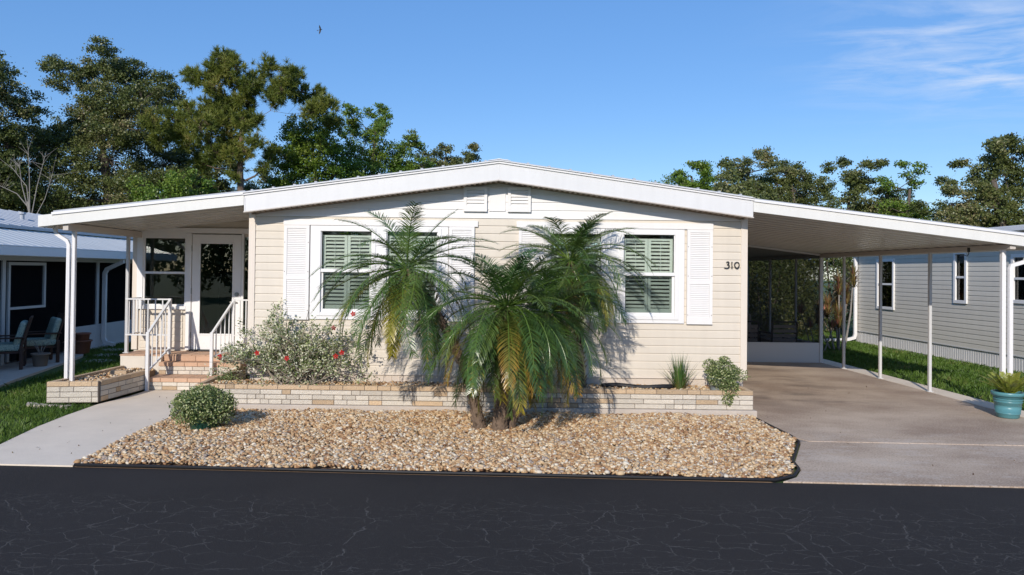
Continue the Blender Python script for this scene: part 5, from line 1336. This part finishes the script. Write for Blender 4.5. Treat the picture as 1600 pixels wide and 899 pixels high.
# ------------------------------------------------------------------ trees behind the homes
oak_l = leafmat('oak_leaf', [(0, (0.047, 0.069, 0.018)), (.4, (0.100, 0.126, 0.033)), (.75, (0.153, 0.168, 0.053)), (.95, (0.330, 0.284, 0.148))], rough=.42, trans=.18, patch=.6)
oak_g = leafmat('green_leaf', [(0, (0.047, 0.105, 0.012)), (.4, (0.106, 0.189, 0.023)), (.8, (0.189, 0.263, 0.037)), (.96, (0.165, 0.158, 0.041))], rough=.42, trans=.22, patch=.6)
pine_l = leafmat('pine_needle', [(0, (.06, .09, .015)), (.45, (.13, .165, .025)), (.8, (.22, .24, .045)), (.95, (.32, .25, .08))], rough=.5, trans=.2, patch=.7)
TREES = {
    'A': (24, [(-23.51, 10.97, 1.21), (-22.89, 10.52, 0.97), (-22.26, 9.76, 0.73), (-23.16, 8.99, 1.36), (-24.09, 9.44, 1.52), (-22.68, 7.62, 0.91), (-23.74, 7.3, 1.52), (-23.1, 5.78, 1.52), (-24.32, 5.46, 1.82)]),
    'B': (27, [(-22.05, 12.15, 0.56), (-21.27, 11.56, 0.79), (-20.89, 12.33, 0.56), (-20.06, 12.67, 0.72), (-19.3, 13.01, 0.59), (-18.56, 12.25, 0.79), (-19.88, 11.67, 1.12), (-18.05, 11.59, 0.86), (-17.05, 11.54, 0.72), (-16.71, 10.71, 0.72), (-17.36, 10.37, 1.12), (-19.19, 10.35, 1.38), (-21.02, 10.5, 0.59), (-20.5, 9.34, 1.32), (-18.34, 9.04, 1.48), (-16.84, 8.88, 0.99), (-21.99, 9.16, 0.99), (-22.98, 8.98, 0.92), (-23.64, 8.31, 0.99), (-22.63, 7.83, 1.18), (-21.13, 7.51, 1.48), (-19.14, 7.37, 1.58), (-17.15, 7.39, 1.32), (-24.11, 6.82, 0.86), (-23.09, 6.0, 1.32), (-21.42, 5.52, 1.65), (-19.1, 5.55, 1.65), (-17.12, 5.57, 1.48), (-24.4, 5.16, 1.15), (-16.14, 6.57, 0.99), (-15.46, 5.59, 0.99)]),
    'P': (24, [(-14.4, 11.31, 0.27), (-13.93, 11.01, 0.36), (-12.97, 11.75, 0.48), (-12.51, 11.94, 0.42), (-12.65, 11.14, 0.42), (-11.83, 11.46, 0.42), (-11.43, 11.16, 0.48), (-11.21, 10.55, 0.36), (-11.63, 10.18, 0.48), (-12.95, 10.47, 0.27), (-13.39, 9.7, 0.61), (-12.63, 9.92, 0.55), (-11.92, 9.41, 0.55), (-12.46, 8.79, 0.67), (-13.07, 8.48, 0.61), (-13.69, 9.24, 0.42), (-15.15, 9.16, 0.42), (-15.36, 8.61, 0.42), (-15.75, 8.15, 0.36), (-14.9, 8.37, 0.36), (-14.28, 7.86, 0.36), (-14.45, 8.77, 0.42), (-13.52, 7.87, 0.42), (-12.14, 8.04, 0.48), (-11.39, 8.81, 0.39), (-10.94, 8.96, 0.3), (-10.06, 11.26, 0.36), (-9.39, 11.42, 0.36), (-9.75, 10.87, 0.48), (-9.08, 10.88, 0.36), (-10.2, 10.19, 0.42), (-9.5, 10.2, 0.48), (-8.83, 10.27, 0.36), (-8.22, 10.37, 0.36), (-7.9, 9.76, 0.39), (-7.45, 9.61, 0.36), (-7.53, 9.15, 0.3), (-8.2, 9.3, 0.39), (-11.68, 7.28, 0.36), (-10.68, 7.81, 0.33), (-11.22, 7.38, 0.3), (-12.59, 7.27, 0.48), (-13.96, 7.1, 0.42), (-11.94, 6.76, 0.21), (-10.48, 6.77, 0.21), (-11.75, 6.27, 0.18), (-10.37, 7.45, 0.3), (-12.38, 7.67, 0.36)]),
    'D': (27, [(-9.56, 9.1, 0.72), (-10.21, 8.59, 0.79), (-9.06, 8.77, 0.79), (-8.24, 9.28, 0.59), (-10.53, 7.76, 0.79), (-9.54, 7.77, 0.92), (-8.55, 7.95, 0.92), (-7.73, 8.45, 0.66), (-10.18, 6.77, 0.92), (-8.86, 6.79, 0.99), (-7.54, 6.97, 0.92), (-11.17, 6.26, 0.59), (-7.91, 9.61, 0.43)]),
    'E': (29, [(-7.29, 10.44, 0.38), (-6.94, 10.03, 0.49), (-6.53, 10.66, 0.31), (-5.84, 11.02, 0.24), (-5.69, 10.46, 0.31), (-5.61, 9.87, 0.38), (-6.07, 10.11, 0.35), (-6.41, 9.51, 0.42), (-5.88, 9.17, 0.55), (-7.45, 9.5, 0.49), (-6.91, 8.46, 0.9), (-5.52, 8.13, 0.9), (-4.49, 8.84, 0.38), (-3.97, 9.19, 0.28), (-3.79, 8.6, 0.42), (-4.65, 7.96, 0.69), (-6.38, 7.25, 1.04), (-4.81, 7.09, 0.9), (-3.6, 7.7, 0.55), (-7.96, 8.28, 0.55)]),
    'F': (31, [(-3.61, 8.54, 0.36), (-2.81, 8.73, 0.33), (-2.26, 8.95, 0.29), (-2.51, 8.29, 0.51), (-1.71, 8.3, 0.4), (-1.13, 8.67, 0.29), (-0.62, 8.86, 0.29), (-0.76, 8.38, 0.33), (-3.23, 7.92, 0.58), (-1.96, 7.86, 0.51), (-1.23, 7.87, 0.44), (-3.96, 7.36, 0.73), (-2.49, 7.2, 0.73)]),
    'Q': (20, [(-14.36, 5.41, 0.43), (-13.69, 5.63, 0.43), (-13.01, 5.29, 0.43), (-12.34, 5.62, 0.38), (-11.8, 5.38, 0.32), (-14.63, 4.92, 0.43), (-13.68, 4.93, 0.54), (-12.73, 4.83, 0.43), (-12.06, 4.89, 0.38)]),
    'R': (30, [(-17.27, 8.51, 0.5), (-16.37, 8.17, 0.57), (-16.89, 7.62, 0.71), (-15.64, 7.57, 0.57), (-14.74, 7.36, 0.57), (-17.6, 6.9, 0.78), (-16.34, 6.74, 0.85), (-15.09, 6.57, 0.57), (-14.21, 7.58, 0.43), (-14.48, 6.58, 0.36), (-12.78, 7.49, 0.28), (-12.49, 6.96, 0.36), (-15.3, 8.54, 0.36)]),
    'G': (28, [(10.25, 7.23, 0.3), (10.79, 7.64, 0.3), (11.03, 7.24, 0.41), (11.54, 7.04, 0.34), (10.59, 6.79, 0.41), (11.37, 6.57, 0.47), (10.19, 6.62, 0.34)]),
    'H': (30, [(13.19, 8.03, 0.32), (13.9, 8.03, 0.39), (13.54, 7.53, 0.5), (14.43, 7.79, 0.43), (15.03, 8.51, 0.32), (15.45, 8.62, 0.25), (15.24, 7.98, 0.43), (14.26, 7.08, 0.64), (15.32, 7.2, 0.57), (13.19, 7.07, 0.5), (14.79, 6.55, 0.64), (13.73, 6.54, 0.64)]),
    'I': (31, [(16.6, 8.06, 0.4), (17.32, 8.32, 0.4), (18.05, 8.15, 0.4), (16.96, 7.59, 0.58), (17.87, 7.49, 0.58), (18.6, 7.25, 0.44), (16.42, 7.04, 0.58), (17.51, 6.69, 0.8), (18.6, 6.52, 0.66), (16.25, 6.24, 0.66)]),
    'J': (29, [(19.08, 7.95, 0.35), (19.7, 8.16, 0.31), (20.29, 7.82, 0.35), (20.88, 7.83, 0.28), (19.43, 7.36, 0.55), (20.3, 7.13, 0.55), (18.74, 7.0, 0.49), (20.98, 7.03, 0.45), (18.75, 6.14, 0.69), (19.95, 6.15, 0.76), (21.16, 6.17, 0.62), (21.51, 5.48, 0.69), (20.48, 5.29, 0.76)]),
    'K': (27, [(21.47, 7.68, 0.2), (21.57, 7.29, 0.3), (21.08, 7.02, 0.3), (21.99, 7.03, 0.33), (22.39, 6.8, 0.23), (20.75, 6.62, 0.3), (21.47, 6.46, 0.39), (22.23, 6.31, 0.3), (21.08, 5.8, 0.33), (22.07, 5.48, 0.39), (21.35, 5.15, 0.46), (20.59, 5.47, 0.46), (22.56, 5.16, 0.53)]),
    'L': (24, [(23.32, 7.96, 0.3), (23.86, 8.18, 0.3), (23.62, 7.66, 0.42), (24.28, 8.28, 0.33), (24.82, 8.49, 0.27), (25.28, 8.38, 0.27), (24.68, 7.83, 0.48), (25.43, 7.68, 0.61), (23.02, 7.5, 0.27), (23.77, 7.06, 0.48), (25.13, 6.92, 0.67), (23.32, 6.6, 0.36), (24.23, 6.16, 0.73), (22.57, 6.59, 0.27), (22.12, 6.22, 0.36), (21.67, 5.97, 0.3), (22.72, 5.84, 0.61), (21.97, 5.37, 0.55), (21.22, 5.3, 0.36), (25.28, 5.86, 0.73), (23.63, 5.24, 0.73), (22.43, 4.77, 0.61), (24.83, 4.8, 0.73), (21.22, 4.61, 0.48), (26.18, 7.99, 0.73), (26.63, 6.64, 1.06), (26.34, 5.12, 1.21)]),
}
def tree(name, label, key, trunk_x, leafm, r, leaf=.118, dens=1.0, trunk_r=.16, kind='broad', lowfill=True, barkm=None):
    Y, clumps = TREES[key]
    zc_ = [c[1] for c in clumps]; base = Vector((trunk_x, Y, -.05)); t = thing(name, label, 'tree', base, 'trees behind the homes')
    zlo, zhi = min(zc_), max(zc_); cx = float(np.mean([c[0] for c in clumps]))
    top = Vector((cx*.6+trunk_x*.4, Y, zlo + .5*(zhi-zlo))); b = MB(); pts = []
    for i in range(8):
        f = i/7; p = base.lerp(top, f) + Vector((math.sin(f*5+trunk_x)*.18, math.cos(f*4)*.15, 0)); pts.append(p)
    b.tube(pts, [trunk_r*(1.15-.75*i/7) for i in range(8)], 9)
    C = []; S = []; W = []
    allc = [(x, Y + r.uniform(-1.3, 1.3), z, rr) for x, z, rr in clumps]
    if lowfill:   # crown continues below the roof line, down to head height
        xs = [c[0] for c in clumps]; 
        z = zlo - .6
        while z > 2.4:
            for k in range(max(2, int((max(xs)-min(xs)) / 1.1))): allc.append((r.uniform(min(xs), max(xs)), Y + r.uniform(-1, 1.6), z + r.uniform(-.5, .5), r.uniform(.8, 1.3)))
            z -= 1.25
    if kind != 'broad':   # ragged in-between tufts
        for i in range(len(allc)):
            j = int(r.integers(0, len(allc))); a_, c_ = allc[i], allc[j]
            if math.hypot(a_[0]-c_[0], a_[2]-c_[2]) < 1.9 and i != j:
                allc.append(((a_[0]+c_[0])/2 + r.normal(0, .15), (a_[1]+c_[1])/2, (a_[2]+c_[2])/2 - .15 + r.normal(0, .15), r.uniform(.16, .32)))
    nodes = [(base.lerp(top, f), trunk_r*(.75-.45*f)) for f in np.linspace(.35, 1, 9)]
    for (x, y, z, rr) in sorted(allc, key=lambda c: (Vector((c[0], c[1], c[2])) - base.lerp(top, .75)).length):
        e = Vector((x, y, z)); s0, r0 = min(nodes, key=lambda q: (q[0]-e).length + max(0, q[0].z - e.z + .2)*1.5)
        m = s0.lerp(e, .5) + Vector((r.normal(0, .12), r.normal(0, .12), -.06*(e-s0).length)); r0 = min(r0*.75, .02 + .03*(e-s0).length)
        b.tube([s0, m, e], [r0, r0*.8, r0*.55], 6); nodes.append((e, r0*.8)); nodes.append((m, r0*.8))
        ns = max(6, int(26*(rr/.8)**1.7)) if kind == 'broad' else max(16, int(75*(rr/.5)**1.5))
        d = unit(r.normal(size=(ns, 3))); sc = d*(r.uniform(.25, 1.0, (ns, 1))**.55)*rr*np.array([1, .95, .82]) + np.array([x, y, z])
        for j in range(0, ns, 2 if kind == 'broad' else 1):
            q = Vector(sc[j]); b.tube([e.lerp(q, -.15), e.lerp(q, .55)+Vector((r.normal(0, .05), 0, .04)), q], [.016, .010, .005], 4)
        if kind == 'broad':
            nl = int(98*dens)
            off = r.normal(size=(ns, nl, 3))*np.array([.30, .28, .17])*(.35+.62*rr**.5)*.62
            out = (d*rr*.12)[:, None, :]
            C.append((sc[:, None, :] + off + out).reshape(-1, 3))
        else:
            nn = int(34*dens); sc = np.array([x, y, z]) + (sc - np.array([x, y, z]))*1.45*r.uniform(.6, 1.15, (ns, 1)) + r.normal(size=(ns, 3))*.10
            dirs = unit(r.normal(size=(ns, nn, 3))*.8 + np.array([0, 0, .55]) + d[:, None, :]*.7)
            st0 = sc[:, None, :] - dirs*r.uniform(0, .12, (ns, nn, 1)); en = sc[:, None, :] + dirs*r.uniform(.12, .30, (ns, nn, 1)); sd_ = unit(np.cross(dirs, r.normal(size=(ns, nn, 3))))*.013
            C.append(np.stack([st0 - sd_, st0 + sd_, en + sd_*.4, en - sd_*.4], 2).reshape(-1, 4, 3))
    b.build('trunk', barkm or bark, t)
    C = np.concatenate(C)
    if kind == 'broad': C = leaf_quads(C, leaf, .58, .5, r)
    np_mesh('crown', C, 4, leafm, t)
    return t
rt = np.random.default_rng(3)
tree('oak_tree', 'dark oak at the far left edge of the photo above the left home', 'A', -24.2, oak_l, rt, trunk_r=.3)
tree('oak_tree', 'tallest dark oak rising behind the left awning', 'B', -19.2, oak_l, rt, trunk_r=.32)
tree('pine_tree', 'pine with a bare forked trunk and round needle tufts', 'P', -11.2, pine_l, rt, kind='pine', trunk_r=.24, lowfill=False, barkm=bark_pine)
tree('oak_tree', 'dark oak standing behind the pine', 'R', -14.6, oak_l, rt)
tree('broadleaf_tree', 'bright green leafy tree directly right of the pine trunk', 'D', -8.6, oak_g, rt)
tree('oak_tree', 'oak with upright twiggy top between the pine and the roof ridge', 'E', -6.0, oak_g, rt, dens=.9)
tree('oak_tree', 'thin topped tree whose crown ends just left of the roof ridge', 'F', -2.6, oak_l, rt, dens=.8, leaf=.12)
tree('small_tree', 'low bright green tree seen under the pine branches', 'Q', -12.9, oak_g, rt, leaf=.11, trunk_r=.1)
tree('small_tree', 'small green tree at the left end of the row above the carport roof', 'G', 11.0, oak_g, rt, trunk_r=.12)
tree('oak_tree', 'oak with a wind swept top next to the small green tree above the carport', 'H', 14.6, oak_l, rt)
tree('oak_tree', 'rounded olive coloured oak in the middle of the row above the carport', 'I', 17.4, oak_l, rt)
tree('oak_tree', 'broad dense oak just left of the airy tree above the carport', 'J', 19.4, oak_l, rt)
tree('broadleaf_tree', 'airy light green tree with gaps of sky above the carport', 'K', 21.5, oak_g, rt, dens=.55)
tree('oak_tree', 'large oak at the right edge of the photo with a bird perched on top', 'L', 24.5, oak_l, rt, trunk_r=.3)

# bare pale branches at the left, pine limbs are part of the pine
t = thing('dead_tree', 'bare pale dead branches in front of the dark oaks at the left', 'tree', (-19.5, 21.5, -.05))
b = MB(); b.tube([(-19.5, 21.5, -.05), (-19.9, 21.5, 3.0), (-20.2, 21.5, 4.8)], [.07, .05, .035], 7)
for (x_, z_) in ((-19.3, 7.0), (-20.1, 7.2), (-20.9, 6.4), (-21.6, 5.6), (-19.0, 6.0), (-20.5, 6.6)):
    s0 = Vector((-20.1, 21.5, 4.0+rt.uniform(-.4, .6))); e = Vector((x_, 21.3, z_)); m = s0.lerp(e, .5) + Vector((rt.normal(0, .2), 0, .1)); b.tube([s0, m, e], [.028, .018, .008], 5)
    for k in range(7):
        f = rt.uniform(.4, 1); p = m.lerp(e, f); b.tube([p, p + Vector((rt.normal(0, .4), 0, abs(rt.normal(0, .4))+.1))], [.009, .003], 4)
b.build('branches', bark_pale, t)

# hedge and undergrowth seen past the carport
def bush(name, label, cx, cy, rx, ry, h, n, r, m, leaf=.10, group=None):
    t = thing(name, label, 'bush', (cx, cy, 0), group); d = unit(r.normal(size=(n, 3))); d[:, 2] = np.abs(d[:, 2])
    c = d*(r.uniform(.5, 1, (n, 1))**.5)*np.array([rx, ry, h])*(1+.14*np.sin(d[:, :1]*11+cx)*np.cos(d[:, 2:3]*9)) + np.array([cx, cy, 0.02])
    np_mesh('foliage', leaf_quads(c, leaf, .55, .5, r), 4, m, t)
    b = MB()
    for k in range(9):
        e = c[k]; b.tube([(cx + (k-4)*.05, cy, 0), ((cx+e[0])/2, (cy+e[1])/2, e[2]*.4), tuple(e)], [.03, .02, .008], 5)
    b.build('stems', bark, t); return t
bush('hedge_bush', 'tall dark bush behind the dracaena', 9.2, 13.0, 1.5, 1.0, 4.2, 9000, rt, oak_l, group='bushes behind the carport')
bush('hedge_bush', 'dark bush seen through the right part of the screen room', 7.4, 14.5, 1.3, 1.0, 3.4, 8000, rt, oak_l, group='bushes behind the carport')
bush('hedge_bush', 'green bush seen through the left part of the screen room', 5.6, 13.8, 1.2, 1.0, 3.8, 8000, rt, oak_g, group='bushes behind the carport')
bush('hedge_bush', 'dark bush touching the rear corner of the grey home', 12.3, 15.0, 1.5, 1.0, 4.8, 9000, rt, oak_l, group='bushes behind the carport')
bush('hedge_bush', 'tall dark bush farthest back in the gap beside the screen room', 10.2, 18.0, 2.0, 1.2, 5.2, 12000, rt, oak_l, group='bushes behind the carport')
bush('hedge_bush', 'broad dark bush forming the backdrop behind the patio plants', 10.5, 21.5, 4.0, 1.5, 6.2, 26000, rt, oak_l, leaf=.16, group='bushes behind the carport')
bush('hedge_bush', 'low green bush between the screen room and the croton', 8.1, 12.6, .5, .6, 1.1, 1800, rt, oak_g, leaf=.07, group='bushes behind the carport')
fh = thing('distant_home', 'small pale home with a blue grey roof far behind the screen room', 'mobile home', (9.8, 24, 0))
MB().box(12.9, 14.7, 23, 28, 0, 2.6).build('wall', mat('far_wall', (.55, .55, .55), .7), fh)
b = MB(); b.prism_y([(12.6, 2.5), (13.8, 3.2), (15.0, 2.5), (15.0, 2.62), (13.8, 3.34), (12.6, 2.62)], 22.6, 28.4); b.build('roof', mat('blue_roof', (.22, .30, .42), .5), fh)
b = MB()
for x_ in (13.4,): MB().box(x_, x_+.8, 22.96, 22.995, 1.0, 2.0).build('window', dark_room, fh)

# trees across the street behind the viewer (they show only in the glass)
Cs = []
for x_ in np.arange(-30, 34, 3.2):
    n = 1500; d = unit(rt.normal(size=(n, 3))); h = rt.uniform(2.0, 3.6)
    Cs.append(d*(rt.uniform(.4, 1, (n, 1))**.5)*np.array([2.3, 1.8, h]) + np.array([x_, -36+rt.uniform(-2, 2), h*1.0]))
tag(np_mesh('far_wood', leaf_quads(np.concatenate(Cs), .42, .6, .5, rt), 4, oak_l), 'dark belt of trees across the street mirrored in the door glass', 'wood', kind='stuff')

# pale home across the street, behind the viewer
ah = thing('mobile_home', 'pale home across the street mirrored in the porch door glass', 'mobile home', (-2, -26, 0))
MB().box(-9, 5, -32, -25, 0.3, 2.9).build('wall', grey_siding, ah)
siding('siding', grey_siding, ah, -9, 5, .4, 2.9, -25, .2, depth=.02, zphase=.4, sgn=1)
b = MB(); b.prism_y([(-9.5, 2.85), (5.5, 2.85), (5.5, 3.0), (-2, 3.7), (-9.5, 3.0)], -32.3, -24.7); b.build('roof', roof_metal, ah)
for x_ in (-7.5, -4.0, 0.5): MB().box(x_, x_+1.3, -24.97, -24.93, 1.1, 2.4).build('window', dark_room, ah)

# birds
def bird(label, loc, s, flying):
    b = MB(); x, y, z = loc
    b.tube([(x-.10*s, y, z-.03*s), (x-.05*s, y, z), (x+.03*s, y, z+.02*s), (x+.09*s, y, z+.035*s), (x+.13*s, y, z+.03*s)], [.008*s, .03*s, .038*s, .02*s, .004*s], 8)
    if flying:
        for sg in (1, -1):
            b.add([(x-.03*s, y, z), (x+.05*s, y, z+.01*s), (x+.03*s, y-.02, z+sg*.16*s), (x-.06*s, y-.03, z+sg*.30*s), (x-.08*s, y-.01, z+sg*.15*s)], [(0, 1, 2, 3, 4)])
            b.add([(x-.03*s, y+.006, z), (x+.05*s, y+.006, z+.01*s), (x+.03*s, y-.014, z+sg*.16*s), (x-.06*s, y-.024, z+sg*.30*s), (x-.08*s, y-.004, z+sg*.15*s)], [(4, 3, 2, 1, 0)])
        b.add([(x-.09*s, y, z-.03*s), (x-.22*s, y, z-.00*s), (x-.20*s, y, z-.07*s)], [(0, 1, 2)])
    else:
        b.tube([(x-.02*s, y, z-.03*s), (x-.02*s, y, z-.12*s)], .004*s, 4)
        b.add([(x-.09*s, y, z-.02*s), (x-.2*s, y, z-.10*s), (x-.19*s, y, z-.14*s)], [(0, 1, 2)])
    return tag(b.build('bird', mat('black_feather', (.012, .012, .015), .6)), label, 'bird')
bird('small black bird flying in the open sky', (-5.207, 12.0, 9.434), .5, True)
bo = bird('small black bird perched on top of the right edge tree', (24.85, 24.0, 8.72), 1.2, False)
